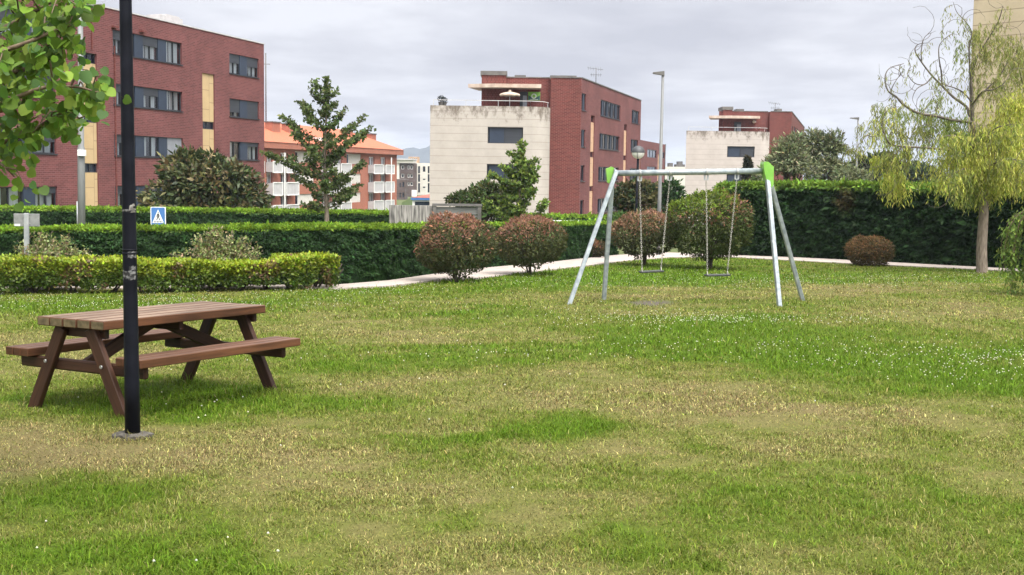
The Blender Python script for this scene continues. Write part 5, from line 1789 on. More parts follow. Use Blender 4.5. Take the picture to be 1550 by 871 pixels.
def ball_shrub(px, base_y, w_px, top_y, low_y, label, cols, seed, n=7000, leaf=.075, Y=None, nstem=5, name='round_shrub', ell=1.0, squash=.9, gap=.3, group='clipped round shrubs by the path', in_stem=True, matl='leaf', top_green=None):
    """round clipped shrub on short stems; cols: (inner green, outer fresh tips)"""
    g = gpt(px, base_y)
    if Y: g = at(px, base_y, Y); g.z = gz(g.x, g.y)
    s = F / g.y
    R = w_px / s / 2
    zt, zl = at(px, top_y, g.y).z, at(px, low_y, g.y).z
    c = Vector((g.x, g.y + R * .1, (zt + zl) / 2)); H = (zt - zl) / 2
    root = empty(name, (g.x, g.y, gz(g.x, g.y)), label, 'shrub', group)
    rs = random.Random(seed)
    D = rand_unit(n)
    rr = np.where(RNG.random(n) < .68, RNG.normal(.955, .035, n), RNG.random(n) ** .45)
    lump = 1 + .10 * (vnoise(D[:, 0] * 2 + seed, D[:, 2] * 2 + D[:, 1], .55, seed) - .5) * 2 + .06 * (vnoise(D[:, 0] * 3 + seed * 2, D[:, 1] * 3 + D[:, 2] * 2, .3, seed + 1) - .5) * 2
    q = D * (rr * lump)[:, None]
    # superellipse: flatter sides
    C = np.array(c) + q * np.array([R, R * ell, H])
    k = vnoise(C[:, 0] * 1.2 + C[:, 1], C[:, 2], .20, seed + 5) + .3 * RNG.random(n) + .35 * D[:, 2] > gap
    C, D, rr, q = C[k], D[k], rr[k], q[k]; n = len(C)
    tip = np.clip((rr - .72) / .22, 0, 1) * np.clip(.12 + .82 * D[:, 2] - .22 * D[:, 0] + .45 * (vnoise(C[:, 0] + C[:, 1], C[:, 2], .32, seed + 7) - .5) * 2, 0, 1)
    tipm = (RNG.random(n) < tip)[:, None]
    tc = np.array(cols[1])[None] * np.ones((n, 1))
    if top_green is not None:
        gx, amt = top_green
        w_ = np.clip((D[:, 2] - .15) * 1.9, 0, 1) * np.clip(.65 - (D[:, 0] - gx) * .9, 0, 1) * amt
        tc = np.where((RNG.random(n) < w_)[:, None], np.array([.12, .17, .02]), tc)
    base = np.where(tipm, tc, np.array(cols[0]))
    col = tint(base, n, .22, .09)
    A = unit(D * .6 + rand_unit(n) * 1.0 + np.array([0, 0, .15]))
    Lf = Leaves()
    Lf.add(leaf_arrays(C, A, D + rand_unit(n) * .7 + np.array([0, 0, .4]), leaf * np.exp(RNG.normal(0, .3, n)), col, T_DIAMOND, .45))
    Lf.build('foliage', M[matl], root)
    mb = MB()
    b = Vector((g.x, g.y, gz(g.x, g.y) - .03))
    stems(mb, b, rs, nstem, R * .6, (c.z - b.z) * 1.15, .035 * max(.6, R))
    if in_stem:
        for _ in range(14):
            a = rs.uniform(0, 6.28); e = rs.uniform(-.1, 1)
            t = Vector((c.x + R * .85 * math.cos(a) * math.cos(e), c.y + R * .85 * math.sin(a) * math.cos(e), c.z + H * .85 * math.sin(e) * .8 - .1 * H))
            s0 = b + Vector((0, 0, (c.z - b.z) * .6))
            mb.tube([s0, s0.lerp(t, .5) + Vector((0, 0, .06)), t], [.018, .012, .005], 5)
    mb.build('stem', M['bark_dark'], root)
    return root


def shrubs():
    GR, RD = (.070, .078, .030), (.23, .12, .078)
    ball_shrub(690, 427, 120, 325, 418, 'reddish round shrub on short stems, first from the left by the path', (GR, RD), 11, 15000, .062, None, 5)
    ball_shrub(803, 417, 108, 330, 403, 'reddish round shrub on one thin trunk, second along the path left of the swing', (GR, RD), 12, 14000, .062, None, 3)
    ball_shrub(897, 391.5, 42, 364, 391, 'small low russet ball shrub against the hedge behind the left swing post', ((.05, .045, .022), (.21, .11, .06)), 13, 3000, .07, 42.6, 5)
    ball_shrub(976, 402.5, 100, 321, 390, 'reddish round shrub behind the left swing seat, touching the bigger bush', (GR, (.225, .13, .08)), 14, 14000, .07, None, 4)
    ball_shrub(1073, 408, 132, 290, 390, 'largest round bush behind the right swing seat, green topped with red tips', ((.06, .078, .022), (.19, .105, .062)), 15, 19000, .078, None, 8, top_green=(.15, 1.6))
    # low brown globe by the tall hedge
    ball_shrub(1316, 403, 72, 358, 405, 'low brown dome shaped shrub alone before the tall hedge', ((.075, .058, .026), (.16, .095, .042)), 16, 9000, .06, None, 6, gap=.05)
    # variegated loose shrubs behind the yellow hedge
    for px, by, w, ty, seed, lab in ((74, 440, 122, 351, 21, 'loose variegated shrub with pale dry twigs behind the low hedge, near the sign back'), (336, 437, 130, 343, 22, 'taller loose variegated shrub with pale twigs rising above the low hedge')):
        g = gpt(px, by)
        R, zt = w / 2 * g.y / F, at(px, ty, g.y).z
        root = empty('loose_shrub', (g.x, g.y, gz(g.x, g.y)), lab, 'shrub', 'variegated shrubs behind the low hedge')
        rs = random.Random(seed)
        mb, Lf = MB(), Leaves()
        b = Vector((g.x, g.y, gz(g.x, g.y)))
        for k in range(72):
            a = rs.uniform(0, 6.28); sp = rs.uniform(.1, 1.3) * R
            h = (zt - b.z) * rs.uniform(.62, 1.05) * (1 - .3 * (sp / R) ** 2)
            t = b + Vector((math.cos(a) * sp, math.sin(a) * sp * .6, h))
            pts = catmull([b + Vector((math.cos(a) * .08, math.sin(a) * .06, 0)), b.lerp(t, .5) + Vector((0, 0, .1)), t], 4)
            mb.tube(pts, [.011 * (1 - .7 * i / 8) for i in range(9)], 4, caps=False)
            m = 105
            u = RNG.uniform(.35, 1.0, m)
            idx = np.clip((u * 8).astype(int), 0, 8)
            C = np.array([pts[i] for i in idx]) + RNG.normal(0, .055, (m, 3))
            base = np.where((RNG.random(m) < .28)[:, None], np.array([.25, .19, .11]), np.array([.15, .19, .055]))
            base = np.where((RNG.random(m) < .25)[:, None], np.array([.33, .33, .17]), base)
            A = rand_unit(m); A[:, 2] += .5
            Lf.add(leaf_arrays(C, A, rand_unit(m) + np.array([0, -.4, .7]), RNG.uniform(.05, .10, m), tint(base, m, .22, .08), T_DIAMOND, .5))
        Lf.build('foliage', M['leaf'], root)
        mb.build('stem', M['twig'], root)


def crown_on_branches(Lf, paths, per_m, spread, leaf, base_cols, up=.3, tmpl=T_DIAMOND, w=.7, start=.25):
    for pts in paths:
        P = np.array([tuple(p) for p in pts])
        seg = np.linalg.norm(np.diff(P, axis=0), axis=1)
        Lt = seg.sum()
        m = max(4, int(Lt * per_m))
        cum = np.concatenate([[0], np.cumsum(seg)]) / Lt
        u = RNG.uniform(start, 1.03, m)
        C = np.stack([np.interp(u, cum, P[:, i]) for i in range(3)], 1)
        C += RNG.normal(0, 1, (m, 3)) * np.array([spread, spread, spread * .42]) * (1.1 - .6 * u)[:, None]
        pick = RNG.integers(0, len(base_cols), m)
        col = tint(np.array(base_cols)[pick], m, .25, .08)
        A = rand_unit(m); A[:, 2] += up
        Lf.add(leaf_arrays(C, A, rand_unit(m) + np.array([0, -.2, .9]), leaf * np.exp(RNG.normal(0, .25, m)), col, tmpl, w))


def ginkgo(px, base_y, top_y, Y, branches, label, name, leaf, seed, cols, extra=26, per_m=75, spread=.15, trunk_px=8, fan=1.0):
    g = at(px, base_y, Y); g.z = gz(g.x, g.y)
    T = at(px, top_y, Y)
    root = empty(name, tuple(g), label, 'tree')
    rs = random.Random(seed)
    H = T.z - g.z
    mb = MB()
    r0 = trunk_px / 2 * Y / F
    axis = lambda t: Vector((g.x + (T.x - g.x) * t + .04 * math.sin(t * 9), g.y + .03 * math.sin(t * 7), g.z + H * t))
    mb.tube([axis(i / 14) for i in range(15)], [r0 * (1 - .88 * i / 14) for i in range(15)], 8)
    mb.build('trunk', M['bark'], root)
    bm = MB()
    paths = []
    def add(t, tipv, r):
        s = axis(t)
        mid = s.lerp(tipv, .5) + Vector((0, 0, -.06 * (tipv - s).length))
        pts = catmull([s, mid, tipv], 5)
        bm.tube(pts, [r * (1 - .8 * i / (len(pts) - 1)) for i in range(len(pts))], 5, caps=False)
        paths.append(pts)
        for k in range(2 if (tipv - s).length > .7 else 1):
            q = pts[rs.randint(3, len(pts) - 3)]
            d = (tipv - s) * rs.uniform(.25, .4)
            d.rotate(Matrix.Rotation(rs.choice((-1, 1)) * rs.uniform(.4, .9), 3, 'Z'))
            e = q + d + Vector((0, 0, rs.uniform(-.05, .2)))
            bm.tube([q, e], [r * .45, r * .15], 4, caps=False); paths.append([q, q.lerp(e, .5), e])
    for (tx, ty, t) in branches:
        tip = at(tx, ty, Y + rs.uniform(-.5, .5))
        add(t, tip, r0 * .42 * (1.15 - t))
    prof = lambda t: (H * .27) * fan * (1 - t) ** .75 * min(1, max(0, (t - .16) / .12)) + .12
    for k in range(extra):
        t = .24 + .72 * (k + rs.random()) / extra
        a = k * 2.4 + rs.uniform(-.3, .3)
        l = prof(t) * rs.uniform(.65, 1.1)
        s = axis(t)
        # side branches mostly in depth, so the outline seen from the lawn stays that of the photograph
        tip = s + Vector((math.cos(a) * l * .72, math.sin(a) * l, l * rs.uniform(.15, .5)))
        add(t, tip, r0 * .36 * (1.1 - t))
    bm.build('branch', M['bark'], root)
    Lf = Leaves()
    crown_on_branches(Lf, paths, per_m, spread, leaf, cols, start=.18)
    crown_on_branches(Lf, [[axis(i / 10) for i in range(3, 11)]], per_m * .8, spread, leaf, cols, start=.1)
    crown_on_branches(Lf, [[axis(.8), axis(.9), axis(1.0)]], per_m * 1.3, spread * .7, leaf, cols, start=0)
    Lf.build('crown', M['leaf'], root)
    return root


def blob_tree(name, label, cat, px, base_y, Y, ellipses, n, leaf, cols, seed, trunk=.1, group=None, gap=.35, gs=.5, w=.5, branchm='bark_dark', matl='leaf', base_z=None, ty=.8):
    """tree or big bush: ellipses = list of (px, py, rx, ry) in the photograph, turned into lumps of crown at depth Y"""
    g = at(px, base_y, Y); g.z = gz(g.x, g.y) if base_z is None else base_z
    root = empty(name, tuple(g), label, cat, group)
    rs = random.Random(seed)
    mb = MB(); Lf = Leaves()
    tot = sum(e[2] * e[3] for e in ellipses)
    s = Y / F
    for (ex, ey, rx, ry) in ellipses:
        c = at(ex, ey, Y + rs.uniform(-.3, .3) * rx * s)
        m = int(n * rx * ry / tot)
        D = rand_unit(m)
        rr = np.where(RNG.random(m) < .6, RNG.normal(.92, .09, m), RNG.random(m) ** .5)
        lump = 1 + .22 * (vnoise(D[:, 0] * 2 + ex, D[:, 2] * 2 + D[:, 1], .5, seed) - .5) * 2
        C = np.array(c) + D * (rr * lump)[:, None] * np.array([rx * s, rx * s * ty, ry * s])
        k = vnoise(C[:, 0] + C[:, 1] * .6, C[:, 2], gs, seed + 5) + .3 * RNG.random(m) + .2 * D[:, 2] > gap
        C, D = C[k], D[k]; m = len(C)
        pick = (np.clip(vnoise(C[:, 0] + C[:, 1], C[:, 2], gs * .8, seed + 9) * .6 + RNG.random(m) * .5, 0, .999) * len(cols)).astype(int)
        col = tint(np.array(cols)[pick], m, .28, .08)
        A = unit(D + rand_unit(m) * .9)
        Lf.add(leaf_arrays(C, A, D + rand_unit(m) * .6 + np.array([0, 0, .6]), leaf * np.exp(RNG.normal(0, .3, m)), col, T_DIAMOND, w))
        for _ in range(5):
            t = c + Vector((rs.uniform(-.7, .7) * rx * s, rs.uniform(-.5, .5) * rx * s, rs.uniform(-.2, .8) * ry * s))
            b0 = Vector((g.x, g.y, g.z + .25 * (c.z - g.z)))
            mb.tube(catmull([b0, b0.lerp(t, .5) + Vector((0, 0, .15)), t], 4), [trunk * .5 * (1 - .85 * i / 8) for i in range(9)], 5, caps=False)
    Lf.build('crown', M[matl], root)
    mb.tube([g + Vector((0, 0, -.1)), Vector((g.x, g.y, g.z + .3 * max(.5, at(ellipses[0][0], ellipses[0][1], Y).z - g.z)))], [trunk, trunk * .7], 8)
    mb.build('trunk', M[branchm], root)
    return root


def trees():
    z = lambda x: 390 + x / 3.35
    y = lambda v: 100 + v / 3.35
    GC = [(.085, .115, .04), (.105, .14, .047), (.135, .165, .055), (.065, .095, .035)]
    br = [(268, 120, .82), (275, 85, .90), (400, 125, .86), (205, 185, .66), (235, 215, .62), (397, 185, .74), (450, 215, .64), (122, 258, .54), (185, 345, .42), (545, 252, .52), (578, 312, .46),
          (470, 380, .36), (75, 455, .30), (140, 470, .29), (175, 556, .21), (545, 495, .25), (520, 605, .17), (500, 635, .13), (225, 706, .08), (300, 690, .08), (250, 480, .30), (430, 540, .2), (420, 420, .34), (260, 420, .40)]
    ginkgo(493, 338, 119, 48, [(z(a), y(b), t + .18 * (1 - t)) for a, b, t in br], 'tall conical tree with layered open branches, standing before the orange brick block', 'conical_tree', .125, 31, GC, 20, 105, .105, 9)
    z4 = lambda x: 630 + x / 3.35
    y4 = lambda v: 90 + v / 3.35
    br = [(540, 440, .98), (470, 480, .86), (605, 520, .76), (600, 570, .66), (430, 545, .72), (395, 590, .6), (605, 600, .58), (600, 660, .42), (440, 640, .46), (400, 690, .34), (645, 755, .2), (620, 790, .15), (350, 740, .25), (480, 780, .14)]
    ginkgo(788, 340, 222, 50, [(z4(a), y4(b), t) for a, b, t in br], 'smaller bright green conical tree in front of the white stone front', 'conical_tree', .15, 33, [(.12, .175, .04), (.15, .21, .042), (.09, .135, .04), (.18, .24, .05)], 16, 125, .11, 7, 1.0)
    blob_tree('spreading_shrub', 'dark spreading shrub under the bright green conical tree, before the white front', 'shrub', 735, 345, 56, [(715, 303, 32, 12), (740, 300, 30, 20), (752, 320, 34, 18), (690, 302, 14, 5), (742, 286, 12, 8)], 5200, .18, [(.035, .05, .018), (.055, .06, .02), (.05, .085, .025), (.09, .085, .03)], 35, .08, gap=.42, gs=.55)
    # magnolia
    blob_tree('magnolia_tree', 'broad dense evergreen with bronze leaves before the left brick block', 'tree', 315, 330, 60, [(312, 282, 66, 40), (285, 262, 42, 30), (345, 272, 40, 28), (268, 300, 50, 26), (370, 300, 38, 26), (318, 246, 22, 14), (285, 240, 14, 10), (320, 318, 80, 16)],
              13000, .25, [(.026, .045, .016), (.04, .058, .02), (.06, .08, .026), (.12, .105, .04), (.20, .16, .08)], 37, .16, gap=.37, gs=.55, matl='leaf_gloss')
    # bushes near the globe lamp
    blob_tree('evergreen_bush', 'dark evergreen bush behind the globe lamp, over the hedge', 'bush', 958, 340, 62, [(955, 305, 30, 26), (975, 292, 24, 18), (940, 315, 22, 16)], 4200, .22, [(.03, .05, .02), (.04, .06, .025), (.09, .085, .035), (.12, .11, .05)], 41, .1)
    blob_tree('evergreen_bush', 'rounded green bush right of the tall lamp column', 'bush', 1012, 340, 66, [(1014, 292, 17, 18), (1005, 312, 24, 16)], 3000, .2, [(.03, .065, .02), (.045, .085, .03)], 43, .1)
    blob_tree('low_shrub', 'low bright green shrub under the globe lamp at hedge height', 'shrub', 944, 345, 58, [(938, 330, 16, 5), (962, 331, 14, 5)], 1200, .16, [(.08, .14, .03), (.06, .11, .03)], 44, .05)
    # olive-grey trees
    OL = [(.16, .18, .09), (.20, .22, .115), (.12, .145, .075), (.27, .28, .17)]
    blob_tree('olive_tree', 'grey green olive tree behind the tall hedge, just right of the green swing bracket', 'tree', 1195, 330, 62, [(1192, 248, 30, 34), (1178, 262, 26, 26), (1200, 225, 20, 20), (1210, 262, 24, 26)], 8500, .2, OL, 51, .16, 'olive trees over the tall hedge', gap=.42, gs=.6, w=.3)
    blob_tree('olive_tree', 'grey green olive tree with an open twiggy top, second along behind the tall hedge', 'tree', 1250, 330, 64, [(1245, 235, 28, 34), (1262, 222, 14, 22), (1232, 215, 16, 18), (1250, 262, 32, 22), (1272, 240, 16, 20)], 8500, .2, OL, 52, .16, 'olive trees over the tall hedge', gap=.44, gs=.6, w=.3)
    blob_tree('olive_tree', 'low grey green olive growth at the right end of the olive trees', 'tree', 1288, 330, 60, [(1285, 268, 22, 14), (1305, 270, 16, 10)], 2600, .18, OL, 53, .1, 'olive trees over the tall hedge', gap=.42, w=.3)
    # dark wood far right behind hedge
    blob_tree('dark_tree', 'dark green tree crown far behind the second lamp column', 'tree', 1322, 330, 110, [(1310, 252, 20, 13), (1335, 250, 22, 15), (1325, 262, 34, 12)], 4500, .35, [(.025, .045, .02), (.04, .06, .03), (.055, .075, .04)], 55, .2)
    blob_tree('dark_tree', 'grey green tree far off under the weeping branches', 'tree', 1385, 330, 115, [(1380, 262, 28, 14), (1408, 268, 22, 10)], 3200, .35, [(.06, .085, .05), (.08, .11, .06)], 56, .2)
    # small columnar conifer on the white block
    blob_tree('columnar_conifer', 'slim dark columnar conifer in front of the second white front', 'tree', 1131.5, 310, 80, [(1131.5, 262, 4.5, 22), (1131.5, 248, 2.6, 10)], 1400, .22, [(.03, .035, .025), (.045, .05, .03), (.07, .06, .04)], 57, .07, gap=.15)
    blob_tree('low_shrub', 'pale variegated little shrub beside the green swing bracket, above the hedge', 'shrub', 1146, 300, 70, [(1146, 270, 6, 6)], 420, .16, [(.30, .33, .2), (.10, .14, .05)], 58, .04, gap=.2)


def foreground_tree():
    """round-leaved tree whose branches reach in from the left"""
    base = Vector((-3.95, 6.6, gz(-3.95, 6.6)))
    root = empty('round_leaved_tree', tuple(base), 'bright green round leaved tree reaching in at upper left, nearest the viewer', 'tree')
    rs = random.Random(9)
    mb = MB()
    fork = base + Vector((.1, .0, 1.75))
    tr = catmull([base + Vector((0, 0, -.1)), base + Vector((.04, .03, .8)), fork], 6)
    mb.tube(tr, [.095 - .03 * i / (len(tr) - 1) for i in range(len(tr))], 10)
    mb.build('trunk', M['bark_brown'], root)
    bm = MB()
    twigs = []
    main = [
        [(-40, 240, 6.4), (0, 218, 6.3), (40, 203, 6.2), (85, 176, 6.1), (120, 155, 6.0), (148, 138, 5.9)],
        [(-40, 215, 6.7), (10, 206, 6.6), (60, 194, 6.7), (105, 184, 6.8), (140, 172, 6.7)],
        [(-30, 150, 6.3), (10, 118, 6.2), (55, 85, 6.1), (85, 52, 6.1), (100, 25, 6.0), (112, 5, 6.0)],
        [(-30, 140, 6.8), (5, 100, 6.7), (14, 60, 6.6), (30, 20, 6.5), (40, -30, 6.4)],
        [(-20, 170, 6.0), (20, 150, 5.9), (70, 132, 5.8), (115, 132, 5.8), (148, 140, 5.8)],
        [(-30, 60, 6.3), (30, 30, 6.2), (75, 5, 6.1), (105, -15, 6.0)],
        [(-60, 270, 6.2), (-12, 248, 6.2), (6, 252, 6.1), (22, 268, 6.1)],
        [(-30, 90, 6.0), (40, 65, 5.9), (80, 48, 5.9), (108, 38, 5.9)],
        [(-20, 120, 6.1), (50, 100, 6.1), (90, 75, 6.2), (118, 58, 6.2), ],
    ]
    for k, br in enumerate(main):
        pts = [at(*p) for p in br]
        s = fork if k in (0, 1, 6) else fork + Vector((.06, 0, .35))
        if k not in (0, 1, 6) and k == 2:
            bm.tube([fork, fork + Vector((.06, 0, .4))], [.06, .05], 8)
        P = catmull([s] + pts, 5)
        bm.tube(P, [.017 * (1 - .8 * i / (len(P) - 1)) for i in range(len(P))], 7, caps=False)
        twigs.append((P, .35))
        n = len(P)
        for j in range(7, n, 3 if k != 6 else 9):
            q = P[j]
            d = Vector((rs.uniform(-.16, .14), rs.uniform(-.25, .25), rs.uniform(-.12, .2)))
            T = [q, q + d * .5 + Vector((0, 0, .03)), q + d + Vector((0, 0, -.03))]
            bm.tube(T, [.006, .004, .002], 4, caps=False)
            twigs.append((T, .1))
    # the rest of the crown, off to the left and above, keeps the tree whole from another position
    for k in range(26):
        a, e = rs.uniform(2.0, 5.2), rs.uniform(.05, 1.2)
        l = rs.uniform(.8, 1.5)
        t = fork + Vector((math.cos(a) * l * math.cos(e), math.sin(a) * l * math.cos(e) * .9, .3 + math.sin(e) * l))
        P = catmull([fork + Vector((0, 0, .2)), fork.lerp(t, .5) + Vector((0, 0, .2)), t], 5)
        bm.tube(P, [.022 * (1 - .8 * i / 10) for i in range(11)], 5, caps=False)
        twigs.append((P, .4))
    bm.build('branch', M['bark_brown'], root)
    Lf = Leaves()
    cols = np.array([(.12, .21, .03), (.16, .26, .036), (.20, .31, .05), (.10, .18, .03), (.10, .18, .055)])
    for P, st in twigs:
        A_ = np.array([tuple(p) for p in P])
        seg = np.linalg.norm(np.diff(A_, axis=0), axis=1); Lt = seg.sum()
        cum = np.concatenate([[0], np.cumsum(seg)]) / Lt
        m = max(3, int(Lt * (1 - st) * 66) + 2)
        u = RNG.uniform(st, 1.02, m)
        C = np.stack([np.interp(u, cum, A_[:, i]) for i in range(3)], 1) + RNG.normal(0, .035, (m, 3))
        out = rand_unit(m) * np.array([.8, 1, .5]); out[:, 2] -= .6
        S = RNG.uniform(.030, .064, m)
        nn = rand_unit(m) * 1.0 + np.array([.15, -.45, .75])
        # leaf stalks
        Lf.add(leaf_arrays(C, out, nn, S * .5, tint(np.array([.16, .17, .05]), m, .1, .05), np_stalk(), .05))
        Lf.add(leaf_arrays(C + unit(out) * (S * .45)[:, None], out + rand_unit(m) * .3, nn, S, tint(cols[RNG.integers(0, 5, m)], m, .18, .07), T_ROUND, 1.0))
    Lf.build('crown', M['leaf_bright'], root)


def np_stalk():
    return (np.array([(0, .5, 0), (0, -.5, 0), (1, -.3, 0), (1, .3, 0)]), [np.array([[0, 1, 2, 3]])])


def weeping_tree():
    zx = lambda x: 1250 + x / 2.073
    zy = lambda v: v / 2.073
    g = gpt(1487, 413.5)
    Y = g.y
    root = empty('weeping_tree', tuple(Vector((g.x, g.y, gz(g.x, g.y)))), 'yellow green weeping tree with bare curling upper branches before the tall hedge', 'tree')
    A = lambda x, v, dy=0.0: at(zx(x), zy(v), Y + dy)
    mb = MB()
    tr = catmull([Vector((g.x, g.y, gz(g.x, g.y) - .1)), A(489, 780), A(496, 650), A(490, 560), A(472, 470), A(460, 380)], 5)
    n = len(tr)
    mb.tube(tr, [.165 * (1 - .55 * i / (n - 1)) + (.05 if i == 0 else 0) for i in range(n)], 10)
    mb.build('trunk', M['bark'], root)
    rs = random.Random(3)
    limbs = [
        # (points (zoom x, zoom y, depth), radius)
        ([(460, 380, 0), (458, 310, 0), (456, 250, .1), (470, 190, .2), (505, 130, .2), (540, 70, .1), (556, 20, 0)], .065),
        ([(458, 300, 0), (452, 220, -.2), (450, 150, -.3), (458, 105, -.3), (440, 70, -.4), (412, 40, -.4), (400, 8, -.4)], .035),
        ([(460, 385, 0), (400, 378, -.3), (345, 365, -.6), (290, 355, -.8), (245, 330, -.9), (222, 305, -1), (195, 285, -1), (186, 245, -1), (200, 215, -.9), (245, 200, -.8)], .055),
        ([(222, 305, -1), (205, 290, -.9), (215, 262, -.9), (240, 225, -.8), (248, 205, -.8)], .022),
        ([(452, 365, 0), (440, 335, .2), (400, 305, .4), (365, 270, .6), (335, 240, .6), (300, 195, .7), (280, 160, .7), (290, 140, .7), (320, 135, .7)], .05),
        ([(365, 270, .6), (362, 225, .5), (355, 180, .4), (358, 140, .4), (390, 110, .4), (412, 108, .4)], .03),
        ([(300, 195, .7), (300, 155, .6), (312, 115, .6), (345, 98, .6)], .022),
        ([(335, 240, .6), (310, 265, .4), (280, 262, .4), (258, 235, .3), (262, 215, .3), (272, 208, .3)], .022),
        ([(310, 265, .4), (285, 280, .3), (272, 310, .2), (280, 330, .2)], .018),
        ([(458, 320, 0), (430, 290, -.5), (400, 275, -.7), (370, 265, -.8), (350, 235, -.9), (345, 190, -.9)], .028),
        ([(460, 340, 0), (480, 305, .5), (515, 270, .7), (545, 240, .8), (575, 180, .8), (580, 120, .8)], .04),
        ([(460, 330, .0), (490, 290, -.6), (530, 280, -.9), (560, 260, -1), (585, 220, -1)], .035),
        ([(480, 520, 0), (440, 490, -.4), (400, 474, -.6), (320, 465, -.8), (240, 460, -1.0), (200, 450, -1.1), (180, 410, -1.1), (178, 375, -1.1), (195, 345, -1.1), (230, 335, -1)], .05),
        ([(180, 410, -1.1), (150, 430, -1.2), (125, 425, -1.2), (112, 450, -1.2), (108, 480, -1.2)], .02),
        ([(240, 460, -1.0), (215, 490, -1.1), (205, 520, -1.1), (215, 560, -1.1)], .025),
        ([(320, 465, -.8), (330, 410, -.3), (310, 390, 0), (290, 420, .1)], .02),
        ([(345, 365, -.6), (350, 330, -.6), (335, 305, -.6), (360, 300, -.6)], .018),
        ([(490, 560, 0), (520, 500, .3), (560, 470, .5), (610, 460, .6), (660, 480, .7)], .055),
        ([(490, 560, 0), (520, 520, -.8), (570, 500, -1.3), (640, 510, -1.6)], .05),
        ([(485, 540, 0), (440, 530, -.8), (400, 545, -1.3), (370, 570, -1.5)], .04),
        ([(490, 560, 0), (470, 520, 1.0), (430, 500, 1.6), (380, 510, 1.9)], .04),
        ([(472, 470, 0), (500, 430, -.6), (540, 400, -1.0), (590, 390, -1.2)], .045),
        ([(472, 470, 0), (520, 420, .6), (580, 360, .9), (630, 300, 1.0), (660, 230, 1.0), (690, 160, 1.0)], .06),
        ([(630, 300, 1.0), (610, 230, .7), (600, 160, .6), (620, 110, .6)], .03),
        ([(472, 470, 0), (430, 440, -.9), (390, 425, -1.3), (350, 440, -1.5)], .035),
    ]
    bm = MB()
    paths = []
    for pts, r in limbs:
        P = catmull([A(*p) for p in pts], 5)
        bm.tube(P, [r * .9 * (1 - .82 * i / (len(P) - 1)) for i in range(len(P))], 6, caps=False)
        paths.append(P)
        # curling bare twigs
        for k in range(max(2, len(P) // 7)):
            q = P[rs.randint(len(P) // 3, len(P) - 1)]
            a0 = rs.uniform(0, 6.28); R = rs.uniform(.2, .45); sg = rs.choice((-1, 1)); span = rs.uniform(1.6, 3.6)
            c = [q + Vector((R * (math.cos(a0 + sg * span * t) - math.cos(a0)), rs.uniform(-.1, .1) * t, R * (math.sin(a0 + sg * span * t) - math.sin(a0)))) for t in [i / 8 for i in range(9)]]
            bm.tube(c, [.008 * (1 - .6 * i / 8) for i in range(9)], 4, caps=False)
    # hanging strands of narrow leaflets; (zoom ellipse cx, cy, rx, ry), count, length px, colours
    YG = [(.42, .46, .08), (.52, .53, .11), (.33, .39, .06), (.58, .57, .16)]
    GN = [(.17, .23, .06), (.21, .27, .065), (.27, .33, .07)]
    OL_ = [(.25, .27, .08), (.31, .31, .09), (.20, .23, .07)]
    zones = [
        (500, 520, 130, 55, 330, 62, YG), (440, 520, 80, 40, 150, 58, YG), (590, 500, 70, 70, 230, 70, YG), (560, 420, 90, 60, 260, 70, YG), (460, 590, 60, 20, 100, 70, GN), (500, 600, 70, 16, 60, 60, YG),
        (600, 350, 60, 60, 170, 80, YG), (420, 450, 60, 40, 110, 70, GN), (390, 400, 60, 40, 60, 60, GN), (620, 230, 50, 70, 110, 70, OL_), (500, 190, 60, 70, 120, 60, OL_), (480, 120, 50, 35, 70, 50, OL_), (540, 140, 40, 50, 70, 60, OL_),
        (420, 165, 30, 50, 44, 45, GN), (345, 330, 30, 22, 44, 45, GN), (250, 375, 45, 25, 44, 55, GN), (170, 400, 30, 50, 40, 50, OL_), (220, 430, 60, 30, 60, 70, OL_), (300, 430, 70, 30, 80, 70, OL_), (330, 380, 60, 25, 60, 55, GN),
        (215, 555, 16, 22, 44, 60, YG), (222, 600, 12, 20, 34, 50, YG), (160, 510, 14, 16, 26, 38, YG), (205, 500, 22, 20, 30, 55, OL_), (255, 500, 30, 25, 22, 55, OL_), (160, 345, 26, 14, 22, 40, OL_), (110, 410, 16, 16, 14, 40, OL_), (85, 480, 22, 12, 12, 35, OL_),
        (580, 560, 55, 30, 80, 55, YG), (640, 560, 40, 40, 80, 60, YG),
    ]
    Lf = Leaves()
    tw = bm
    s = Y / F / 2.073
    starts = []
    for (cx, cy, rx, ry, cnt, ln, cols) in zones:
        for _ in range(int(cnt * (1.55 if cy > 440 else (.6 if cx < 360 else 1.1) if cy > 330 else .4))):
            a, r = rs.uniform(0, 6.28), abs(rs.gauss(0, .62))
            dep = rs.uniform(-1, 1) * min(1.7, rx * s * .9)
            starts.append((A(cx + 1.15 * rx * r * math.cos(a), cy + 1.2 * ry * r * math.sin(a) - ln * .35, dep), ln, cols))
    dens = [15, 7, 6, 1, 1.5, 2, 1, 1.5, 2, 6, 18, 16, 16, 6, 20, 8, 8, 44, 40, 36, 36, 40, 40, 40, 32]
    for P, dn in zip(paths, dens):
        ll = sum((P[i + 1] - P[i]).length for i in range(len(P) - 1))
        hi = P[-1].z > EYE + 3.0
        for _ in range(int(ll * dn)):
            u = rs.uniform(.22, 1.0) * (len(P) - 1.001)
            q = P[int(u)].lerp(P[int(u) + 1], u % 1)
            q = q + Vector((rs.gauss(0, .16), rs.gauss(0, .22), rs.gauss(0, .08)))
            starts.append((q, rs.choice((45, 60, 80)), OL_ if hi else rs.choice((GN, YG, OL_))))
